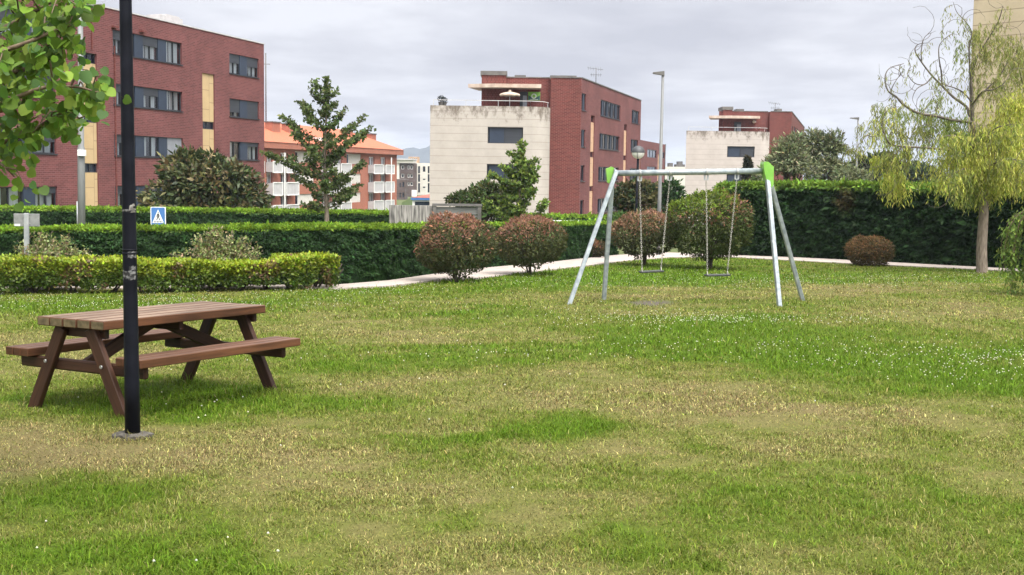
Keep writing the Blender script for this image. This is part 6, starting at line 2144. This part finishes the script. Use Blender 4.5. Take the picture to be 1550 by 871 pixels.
    for (p, ln, cols) in starts:
        for _ in range(1):
            l = ln * s * rs.uniform(.4, 1.45)
            sw = Vector((rs.uniform(-.6, .6), rs.uniform(-.5, .5), 0)) * l
            k = int(l / .05) + 3
            t = np.linspace(0, 1, k)
            C = np.array(p)[None] + np.stack([sw.x * np.sqrt(t), sw.y * np.sqrt(t), .22 * l * np.sin(t * 2.4) - l * t ** 1.25], 1)
            C = C + RNG.normal(0, .014, (k, 3))
            m = k
            A_ = rand_unit(m) * .5 + np.array([0, 0, -.85])
            base = np.array(cols)[RNG.integers(0, len(cols), m)]
            Lf.add(leaf_arrays(C, A_, rand_unit(m) + np.array([0, -.6, .5]), RNG.uniform(.08, .17, m), tint(base, m, .2, .05), T_DIAMOND, .19))
            if rs.random() < .22:
                tw.tube([C[0], C[len(C) // 2], C[-1]], [.006, .004, .002], 3, caps=False)
    tw.build('branch', M['twig'], root)
    Lf.build('crown', M['leaf_bright'], root)


def drooping_shrub():
    g = gpt(1600, 448)
    Y = g.y
    base = Vector((g.x, g.y, gz(g.x, g.y)))
    root = empty('drooping_tree', tuple(base), 'small drooping tree with hanging leafy boughs at the right edge of the lawn', 'tree')
    top = at(1600, 325, Y)
    mb = MB(); mb.tube(catmull([base, base.lerp(top, .5) + Vector((.04, 0, 0)), top], 5), [.06 - .002 * i for i in range(11)], 8); mb.build('trunk', M['bark_brown'], root)
    rs = random.Random(8)
    bm, Lf = MB(), Leaves()
    for k in range(44):
        a = rs.uniform(0, 6.28) if k > 16 else rs.uniform(2.3, 4.0)
        R = rs.uniform(.45, 1.05)
        h = rs.uniform(.9, 1.65)
        d = Vector((math.cos(a), math.sin(a), 0))
        P = catmull([top + Vector((0, 0, -.1)), top + d * R * .45 + Vector((0, 0, .12)), top + d * R * .85 + Vector((0, 0, -.12)), top + d * R + Vector((0, 0, -h * .55)), top + d * R * 1.02 + Vector((0, 0, -h))], 5)
        bm.tube(P, [.014 * (1 - .8 * i / (len(P) - 1)) for i in range(len(P))], 5, caps=False)
        m = 100
        idx = RNG.integers(4, len(P), m)
        C = np.array([tuple(P[i]) for i in idx]) + RNG.normal(0, .05, (m, 3))
        A_ = rand_unit(m) * .6 + np.array([0, 0, -.8])
        base_c = np.array([(.17, .25, .055), (.22, .31, .065), (.12, .18, .045)])[RNG.integers(0, 3, m)]
        Lf.add(leaf_arrays(C, A_, rand_unit(m) * .6 + np.array(d)[None] + np.array([0, 0, .4]), RNG.uniform(.06, .12, m), tint(base_c, m, .2, .07), T_FOLD, .6))
    bm.build('branch', M['bark_brown'], root)
    Lf.build('crown', M['leaf'], root)
# ------------------------------------------------------------------ park furniture
def picnic_table():
    k, yaw = 1.046, 1.023
    c = Vector((-2.902 * k, 9.933 * k, 1.6 - 1.885 * k))
    ax = Vector((math.cos(yaw), math.sin(yaw), -.013)).normalized()
    ay = Vector((math.sin(yaw), -math.cos(yaw), .018))
    ay = (ay - ax * ay.dot(ax)).normalized()
    nz = ay.cross(ax)
    span, wide = 2 * .798 * k, 2 * .517 * k
    root = empty('picnic_table', tuple(c), 'brown stained wooden picnic table with attached benches on the lawn behind the black lamp post', 'picnic table')
    root_c = c
    # build in world coordinates: x along the boards, y across towards us
    def W(x, y, z): return root_c + ax * x + ay * y + nz * z
    def sides(m, k, mi):
        # worn upper faces, stained edges
        for i in range(k, len(m.f)):
            p = [Vector(m.v[j]) for j in m.f[i][:3]]
            if abs((p[1] - p[0]).cross(p[2] - p[0]).normalized().dot(nz)) < .8: m.mi[i] = mi
    class LB(MB):
        def lbar(s, a, b, w, h, up=(0, 0, 1), mi=0, bev=.004):
            U = ax * up[0] + ay * up[1] + nz * up[2]
            s.uvo = (len(s.v) * 1.37 + a[1] * 7, len(s.v) * .71 + a[0] * 3)
            s.bar(W(*a), W(*b), w, h, U, mi, bev)
    TL, TW, TH = TABLE['len'], TABLE['wid'], TABLE['h']
    hx = span / 2
    fy = wide / 2
    x0, x1 = -TL / 2 + TABLE['dx'], TL / 2 + TABLE['dx']
    # top: five boards in one part, gaps between
    nb = 5
    bw = TW / nb
    m = LB()
    for i in range(nb):
        y = -TW / 2 + bw * (i + .5)
        j = .004 * math.sin(i * 5)
        k0 = len(m.f)
        m.lbar((x0 + j, y, TH - .036), (x1 + j, y, TH - .036), bw - .015, .072, bev=.007)
        sides(m, k0, 2)
        m.lbar((x0 + j - .0008, y, TH - .036), (x0 + j + .002, y, TH - .036), bw - .024, .058, mi=1, bev=0)
    m.build('tabletop', [M['wood_top'], M['wood_end'], M['wood_edge']], root)
    for xb in (-hx + .052, hx + .052, 0):
        m = LB()
        m.lbar((xb, -TW / 2 + .10, TH - .074 - .04), (xb, TW / 2 - .10, TH - .074 - .04), .05, .08, bev=.008)
        m.build('batten', M['wood'], root)
    # seats
    sh, so, sw = TABLE['sh'], TABLE['so'], TABLE['sw']
    for s in (-1, 1):
        m = LB()
        for k in (-1, 0, 1):
            y = s * so + k * sw / 3
            k0 = len(m.f)
            m.lbar((x0, y, sh - .034), (x1, y, sh - .034), sw / 3 - .009, .068, bev=.006)
            sides(m, k0, 1)
        m.build('seat', [M['wood_seat'], M['wood_edge']], root)
    # legs: each leans in from the ground to the top
    for x in (-hx, hx):
        for s in (-1, 1):
            m = LB()
            m.lbar((x, s * (fy + .012), -.025), (x, s * TABLE['ty'], TH - .074), .05, .115, up=(0, 1, 0), bev=.006)
            leg = m.build('leg', M['wood'], root)
            b = MB()
            zz = sh - .09
            t = zz / (TH - .045)
            p = W(x - .05 * 1, s * (fy + (TABLE['ty'] - fy) * t), zz)
            b.tube([p, p + ax * .012], .014, 8); b.build('bolt', M['bolt'], leg)
    # cross beams that carry the seats
    for x in (-hx + .052, hx - .052):
        m = LB()
        zz = sh - .070 - .048
        m.lbar((x, -so - sw / 2 + .07, zz), (x, so + sw / 2 - .07, zz), .05, .095, bev=.012)
        m.build('cross_beam', M['wood'], root)
    # braces from the middle of the top down to the cross beams
    for s in (-1, 1):
        m = LB()
        m.lbar((s * .05, 0, TH - .09), (s * (hx - .075), 0, sh - .12), .05, .10)
        m.build('brace', M['wood'], root)


TABLE = dict(len=1.825, wid=.80, h=.768, dx=.012, sh=.494, so=.665, sw=.295, ty=.17)


def lamp_post():
    b = gpt(201, 663)
    g = Vector((b.x, b.y, gz(b.x, b.y)))
    top = at(190, 0, b.y)
    d = (top - g).normalized()
    s = b.y / F
    root = empty('lamp_post', tuple(g), 'black painted lamp post with torn sticker remains, nearest post in front of the picnic table', 'lamp post')
    Hh = 4.2
    m = MB()
    pts = [g + d * t for t in (0, .4, 1.2, 2.4, 3.2, Hh)]
    r = [.0535, .052, .0485, .044, .041, .038]
    m.tube(pts, r, 24)
    # weld bead and service band
    for t, rr in ((.025, .060), (1.32, .0505), (1.345, .0505)):
        m.tube([g + d * (t - .006), g + d * (t + .006)], rr, 24)
    m.build('pole', M['black_metal'], root)
    # rough concrete collar
    m = MB()
    n = 26
    rs = random.Random(2)
    R = [.125 + rs.uniform(-.014, .014) + .008 * math.sin(k) for k in range(n)]
    hh = [.028 + rs.uniform(-.010, .010) for k in range(n)]
    for k in range(n):
        k2 = (k + 1) % n
        a0, a1 = 2 * math.pi * k / n, 2 * math.pi * k2 / n
        P = lambda rr, a, z: g + Vector((rr * math.cos(a), rr * math.sin(a), z))
        m.face([P(R[k] + .012, a0, -.03), P(R[k2] + .012, a1, -.03), P(R[k2], a1, hh[k2]), P(R[k], a0, hh[k])])
        m.face([P(R[k], a0, hh[k]), P(R[k2], a1, hh[k2]), P(R[k2] * .72, a1, hh[k2] + .012), P(R[k] * .72, a0, hh[k] + .012)])
        m.face([P(R[k] * .72, a0, hh[k] + .012), P(R[k2] * .72, a1, hh[k2] + .012), P(.05, a1, .04), P(.05, a0, .04)])
    m.build('concrete_base', M['concrete'], root)
    # torn sticker scraps wrapped round the pole
    def wrap(py, h, a0, a1, m_, name, jag=.3):
        z0 = (at(195, py, b.y) - g).length
        mm = MB()
        k = 9
        rs = random.Random(int(py))
        rad = float(np.interp(z0, [0, .4, 1.2, 2.4, 3.2, Hh], r)) + .0012
        top_ = [h * (.5 - jag * rs.random()) for _ in range(k + 1)]
        bot_ = [-h * (.5 - jag * rs.random()) for _ in range(k + 1)]
        e1, e2 = Vector((1, 0, 0)), Vector((0, 1, 0))
        for i in range(k):
            q = []
            for (j, arr) in ((i, bot_), (i + 1, bot_), (i + 1, top_), (i, top_)):
                a = a0 + (a1 - a0) * j / k
                q.append(g + d * (z0 + arr[j]) + e1 * rad * math.cos(a) + e2 * rad * math.sin(a))
            mm.face(q)
        mm.build(name, M[m_], root)
    R_ = math.radians
    wrap(416, .075, R_(-150), R_(-20), 'sticker', 'torn_sticker', .2)
    wrap(406, .04, R_(-80), R_(-20), 'sticker', 'torn_sticker', .3)
    wrap(385, .055, R_(-90), R_(-10), 'sticker', 'torn_sticker', .2)
    wrap(319, .028, R_(-160), R_(10), 'sticker', 'torn_sticker', .3)
    mm = MB()
    p = g + d * ((at(195, 317, b.y) - g).length)
    for (x, z, w, h) in ((.03, .012, .018, .022), (.047, .03, .012, .012), (.05, .0, .016, .010), (.044, -.016, .02, .008)):
        mm.face([p + Vector((x - w, -.047, z - h)), p + Vector((x + w, -.05, z - h * .4)), p + Vector((x + w * .7, -.055, z + h)), p + Vector((x - w * .5, -.05, z + h * .8))])
    mm.build('tape_scrap', M['tape'], root)
    # lantern above the frame
    m = MB(); q = g + d * Hh
    m.lathe(q, [(.04, -.02), (.09, .02), (.10, .06), (.17, .16), (.21, .30)], 20)
    gl = m.build('globe', M['globe_white'], root)
    m = MB(); m.lathe(q, [(.212, .30), (.19, .42), (.11, .50), (0, .52)], 20); m.build('hood', M['globe_grey'], gl)


def swing_set():
    FL, BL, FR, BR = gpt(862, 460.5), gpt(914, 454.5), gpt(1180, 464), gpt(1215, 455.5)
    Ym = (FL.y + BL.y) / 2, (FR.y + BR.y) / 2
    TLp = at(930, 259, Ym[0]); TRp = at(1161, 255.5, Ym[1])
    for p in (FL, BL, FR, BR): p.z = gz(p.x, p.y)
    c = (FL + FR + BL + BR) / 4
    root = empty('swing_set', (c.x, c.y, gz(c.x, c.y)), 'galvanised steel swing frame with green corner brackets standing on the lawn', 'swing frame')
    bd = (TRp - TLp).normalized()
    L0, R0 = at(931, 262.5, Ym[0]), at(1157, 259, Ym[1])
    m = MB(); m.tube([L0, R0], .052, 20)
    beam = m.build('beam', M['galv'], root)
    for (foot, top, w) in ((FL, TLp + Vector((.03, -.09, .0)), .105), (BL, TLp + Vector((-.02, .10, -.04)), .105), (FR, TRp + Vector((-.03, -.09, .03)), .105), (BR, TRp + Vector((.03, .10, -.05)), .105)):
        m = MB()
        m.bar(foot + (foot - top).normalized() * .05, top, .092, .07, up=bd, bev=.006)
        m.build('leg', M['galv'], root)
    # end plates and bolts
    for (p, s) in ((L0, -1), (R0, 1)):
        m = MB()
        m.box(p + bd * (.012 * s), bd * .012, Vector((0, .085, 0)), Vector((0, 0, .085)), bev=.004)
        fl = m.build('flange', M['galv_dull'], root)
        for k in range(4):
            a = math.pi / 4 + k * math.pi / 2
            m = MB(); q = p + Vector((0, .075 * math.cos(a), .075 * math.sin(a))) - bd * (.03 * s); m.tube([q, q + bd * (.05 * s)], .010, 6); m.build('bolt', M['bolt'], fl)
    # green corner brackets (outside of each A-frame)
    def bracket(pix, Yb, th):
        pts = [at(x, y, Yb + dy) for x, y, dy in pix]
        m = MB()
        off = Vector((0, th, 0))
        m.face(pts); m.face([p + off for p in reversed(pts)])
        for i in range(len(pts)):
            a, b = pts[i], pts[(i + 1) % len(pts)]
            m.face([b, a, a + off, b + off])
        return m.build('corner_bracket', M['green_plastic'], root)
    bracket([(917.5, 256, 0), (926, 252.5, 0), (930, 255, .0), (928, 264, 0), (922, 278, 0), (919.5, 276, 0)], Ym[0] - .02, .22)
    bracket([(1155.5, 249, 0), (1157, 245, 0), (1163, 245, 0), (1171.5, 253, 0), (1171, 280, 0), (1168.5, 284, 0), (1160.5, 274, 0), (1157.5, 262, 0)], Ym[1] - .20, .30)
    # two swings: chains and seat hang from the beam on hangers
    for (h0, h1, s0, s1, lab) in (((968, 265.5), (1013, 264.5), (971.5, 411), (1000.5, 409.5), 'left hanging swing with a flat black rubber seat on two chains'),
                             ((1068.5, 263.5), (1115, 262.5), (1070.5, 416), (1101, 415.5), 'right hanging swing with a flat black rubber seat on two chains')):
        tx = lambda px: (px - 931) / (1157 - 931)
        b0, b1 = L0.lerp(R0, tx(h0[0])), L0.lerp(R0, tx(h1[0]))
        Ys = (b0.y + b1.y) / 2
        e0, e1 = at(s0[0], s0[1], Ys + .02), at(s1[0], s1[1], Ys + .10)
        mid = (e0 + e1) / 2
        r = empty('swing', tuple(mid), lab, 'swing', 'swings hanging from the frame')
        for (b, e) in ((b0, e0), (b1, e1)):
            m = MB()
            # clamp round the beam with a stirrup below
            m.tube([b - bd * .02, b + bd * .02], .058, 14)
            for k in (-1, 1):
                m.bar(b + bd * (.028 * k) + Vector((0, 0, -.05)), b + bd * (.028 * k) + Vector((0, 0, -.135)), .012, .03, up=bd)
            m.bar(b + bd * -.034 + Vector((0, 0, -.14)), b + bd * .034 + Vector((0, 0, -.14)), .03, .014)
            m.build('hanger', M['galv_dull'], r)
            # chain of real links
            m = MB()
            a = b + Vector((0, 0, -.15)); z_ = e + Vector((0, 0, .06))
            n = int((z_ - a).length / .036)
            dr = (z_ - a).normalized()
            s1v = dr.cross(Vector((0, 1, 0))).normalized(); s2v = dr.cross(s1v)
            for i in range(n):
                p = a.lerp(z_, (i + .5) / n)
                sd = s1v if i % 2 else s2v
                hl, hw = .024, .0115
                m.tube([p - dr * hl - sd * hw * .3, p - dr * hl * .5 - sd * hw, p + dr * hl * .5 - sd * hw, p + dr * hl - sd * hw * .3, p + dr * hl + sd * hw * .3, p + dr * hl * .5 + sd * hw, p - dr * hl * .5 + sd * hw, p - dr * hl + sd * hw * .3, p - dr * hl - sd * hw * .3], .0042, 4, caps=False)
            m.build('chain', M['chain'], r)
            m = MB()
            for k in (-1, 1):
                m.tube([z_, e + Vector((0, .07 * k, .0))], .007, 6)
            m.build('seat_bracket', M['chain'], r)
        m = MB()
        sd = (e1 - e0).normalized()
        fw = Vector((-sd.y, sd.x, 0)).normalized()
        m.box(mid + Vector((0, 0, -.012)), sd * ((e1 - e0).length / 2 + .035), fw * .085, Vector((0, 0, .017)), bev=.010)
        m.build('seat', M['rubber'], r)


def globe_lamp():
    Y = 47
    b = at(962, 340, Y); b.z = gz(b.x, b.y)
    q = at(966, 231, Y)
    root = empty('lamp_post', tuple(b), 'dark post with a globe lantern, grey hood over white glass, left of a tall column', 'lamp post')
    m = MB(); m.tube([b, Vector((q.x, q.y, q.z - .2))], [.055, .045], 10); m.build('pole', M['black_metal'], root)
    R = .245
    prof = [(R * math.cos(t), R * math.sin(t)) for t in [math.radians(a) for a in range(-90, 1, 10)]]
    prof[0] = (0.0, prof[0][1])
    m = MB(); m.lathe(q, prof, 24); m.build('globe', M['globe_white'], root)
    m = MB(); m.lathe(q, [(R + .012, -.01), (R + .012, .02)] + [((R + .01) * math.cos(t), (R + .01) * math.sin(t)) for t in [math.radians(a) for a in range(8, 81, 9)]] + [(0, R + .01)], 24); m.build('hood', M['globe_grey'], root)
    m = MB()
    for k in range(3):
        a = 2 * math.pi * k / 3 + .3
        pts = [q + Vector((.05 * math.cos(a), .05 * math.sin(a), -.25)), q + Vector(((R + .02) * math.cos(a) * .75, (R + .02) * math.sin(a) * .75, -.17)), q + Vector(((R + .016) * math.cos(a), (R + .016) * math.sin(a), 0))]
        m.tube(catmull(pts, 4), .008, 5)
    m.build('bracket', M['black_metal'], root)


def street_lamp(px_b, px_t, py_t, Y, arm_px, label, r=(.085, .05)):
    b = at(px_b, 330, Y); b.z = gz(b.x, b.y)
    t = at(px_t, py_t + 2, Y)
    root = empty('street_lamp', tuple(b), label, 'street lamp', 'tall grey street lamps')
    m = MB(); m.tube([b, b.lerp(t, .3), t], [r[0], r[0] * .85, r[1]], 12); m.build('pole', M['pole_grey'], root)
    e = at(arm_px, py_t + 1.2, Y)
    d = (e - t); d.z = d.z - .02
    m = MB()
    L_ = d.length; d.normalize()
    s = d.cross(Vector((0, 0, 1))).normalized()
    u = s.cross(d)
    a0, a1 = t - d * .05, e
    w0, w1 = .07, .13
    top = [a0 + s * w0 + u * .10, a1 + s * w1 + u * .03, a1 - s * w1 + u * .03, a0 - s * w0 + u * .10]
    bot = [a0 + s * w0 - u * .07, a1 + s * w1 - u * .015, a1 - s * w1 - u * .015, a0 - s * w0 - u * .07]
    m.face(top); m.face(list(reversed(bot)))
    for i in range(4):
        j = (i + 1) % 4
        m.face([top[j], top[i], bot[i], bot[j]])
    m.build('lamp_head', M['cap_dark'], root)


def signs():
    # pedestrian crossing sign over the hedge
    Y = 44
    q = at(239.5, 328, Y)
    w = 23 / 2 * Y / F
    h = 29 / 2 * Y / F
    b = Vector((q.x, Y + .05, gz(q.x, Y)))
    root = empty('crossing_sign', tuple(b), 'blue square pedestrian crossing sign with white triangle above the dark hedge', 'road sign')
    m = MB(); m.tube([b, Vector((q.x, Y + .05, q.z + h * .8))], .03, 8); m.build('post', M['galv_dull'], root)

    def rrect(cx, cz, hw, hh, r, y):
        pts = []
        for (sx, sz, a0) in ((1, -1, -90), (1, 1, 0), (-1, 1, 90), (-1, -1, 180)):
            for k in range(5):
                a = math.radians(a0 + 90 * k / 4)
                pts.append(Vector((cx + sx * (hw - r) + r * math.cos(a), y, cz + sz * (hh - r) + r * math.sin(a))))
        return pts
    m = MB()
    P = rrect(q.x, q.z, w, h, .05, Y - .01)
    m.face(P); m.face([p + Vector((0, .02, 0)) for p in reversed(P)])
    for i in range(len(P)):
        a, b_ = P[i], P[(i + 1) % len(P)]
        m.face([b_, a, a + Vector((0, .02, 0)), b_ + Vector((0, .02, 0))])
    pl = m.build('plate', M['sign_white'], root)
    m = MB(); m.face(rrect(q.x, q.z + .005, w - .03, h - .03, .035, Y - .013)); m.build('blue_field', M['sign_blue'], pl)
    m = MB(); y = Y - .016
    T = lambda x, z: Vector((q.x + x * w, y, q.z + z * h))
    m.face([T(-.76, -.66), T(.76, -.66), T(0, .74)]); m.build('triangle', M['sign_white'], pl)
    m = MB(); y = Y - .019
    # walking figure
    n = 10
    m.face([T(.02 + .075 * math.cos(2 * math.pi * k / n), .40 + .075 * math.sin(2 * math.pi * k / n)) for k in range(n)])
    m.face([T(-.10, .02), T(.10, .02), T(.11, .30), T(-.09, .30)])
    m.face([T(-.24, -.38), T(-.13, -.40), T(.04, .019), T(-.10, .019)])
    m.face([T(.15, -.40), T(.26, -.38), T(.10, .018), T(-.02, .018)])
    m.face([T(-.26, -.02), T(-.20, -.05), T(-.092, .18), T(-.092, .28)])
    m.face([T(.21, -.04), T(.27, -.01), T(.112, .28), T(.112, .18)])
    for k in range(6):
        x = -.56 + .2 * k
        m.face([T(x, -.60), T(x + .12, -.60), T(x + .10, -.45), T(x + .02, -.45)])
    m.build('walking_figure', M['sign_black'], pl)
    # back of another sign on a square steel post
    g = gpt(41, 441)
    Y = g.y
    g.z = gz(g.x, g.y)
    root = empty('road_sign', tuple(g), 'unpainted back of a small sign on a perforated steel post behind the low hedge', 'road sign')
    top = at(40, 323, Y)
    m = MB(); m.box(((g.x + top.x) / 2, Y, (g.z + top.z) / 2), (.048, 0, 0), (0, .03, 0), ((top.x - g.x) / 2, 0, (top.z - g.z) / 2), bev=.006)
    post = m.build('post', M['galv_dull'], root)
    c = at(39, 333.5, Y)
    hw, hh = 19.5 * Y / F, 9.6 * Y / F
    m = MB(); m.box((c.x, Y + .05, c.z), (hw, 0, 0), (0, .012, 0), (0, 0, hh), bev=.005)
    pl = m.build('plate', M['sign_back'], root)
    m = MB()
    for z in (-.5, .5):
        m.box((c.x, Y + .033, c.z + z * hh), (.075, 0, 0), (0, .004, 0), (0, 0, .012))
    m.build('clamp', M['galv_dull'], pl)
    l = at(25.2, 340.8, Y)
    m = MB(); m.box((l.x, Y + .0355, l.z), (.058, 0, 0), (0, .0015, 0), (0, 0, .022)); m.build('sticker', M['sign_white'], pl)


def utility_pole():
    Y = 42
    b = at(123, 345, Y); b.z = gz(b.x, b.y)
    t = at(121.5, 12, Y)
    root = empty('utility_pole', tuple(b), 'pale grey pole with a small white box, rising behind the round leaved tree', 'pole')
    m = MB(); m.tube([b, b.lerp(t, .35), b.lerp(t, .45), b.lerp(t, .455), t], [.125, .125, .12, .10, .085], 14); m.build('pole', M['pole_grey'], root)
    p = at(126, 232, Y)
    m = MB(); m.box((p.x, Y - .14, p.z), (.125, 0, 0), (0, .09, 0), (0, 0, .105), bev=.01); m.build('junction_box', M['white_paint'], root)
    m = MB(); q = at(119, 305, Y); m.tube([q + Vector((-.03, -.06, 0)), q + Vector((-.03, -.06, -1.2))], .025, 6); m.build('conduit', M['galv_dull'], root)
    # lamp head above the frame
    m = MB(); m.box(t + Vector((.35, 0, .05)), (.42, 0, .03), (0, .12, 0), (0, 0, .05), bev=.02); m.build('lamp_head', M['cap_dark'], root)


def ground_litter():
    pass
EXPOSURE, DENOISE = 0.56, True
# ------------------------------------------------------------------ build everything
build_camera()
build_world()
build_ground()
build_path()
build_hill()
build_haze()
left_building()
center_building()
right_building()
rear_block()
orange_building()
town()
beige_building()
low_walls()
hedges()
euonymus_hedge()
shrubs()
trees()
foreground_tree()
weeping_tree()
drooping_shrub()
picnic_table()
lamp_post()
swing_set()
globe_lamp()
street_lamp(997.5, 1003.5, 110, 46, 988.5, 'tallest street lamp column with a flat head reaching left, beside the globe lamp')
street_lamp(1294, 1299, 178, 86, 1287, 'farther street lamp column over the olive trees at right', (.085, .06))
signs()
utility_pole()
build_grass()
build_clover()

scene.render.engine = 'CYCLES'
scene.cycles.use_denoising = DENOISE
try:
    scene.cycles.denoiser = 'OPENIMAGEDENOISE'
    scene.cycles.denoising_input_passes = 'RGB_ALBEDO_NORMAL'
except Exception:
    pass
scene.cycles.max_bounces = 6
scene.cycles.diffuse_bounces = 3
scene.cycles.glossy_bounces = 2
scene.cycles.transmission_bounces = 3
scene.cycles.transparent_max_bounces = 8
scene.cycles.caustics_reflective = False
scene.cycles.caustics_refractive = False
scene.cycles.sample_clamp_indirect = 6
scene.render.use_persistent_data = False
vs = scene.view_settings
scene.display_settings.display_device = 'sRGB'
vs.view_transform = 'Standard'
vs.look = 'None'
vs.exposure = EXPOSURE
vs.gamma = 1.0
vs.use_curve_mapping = False
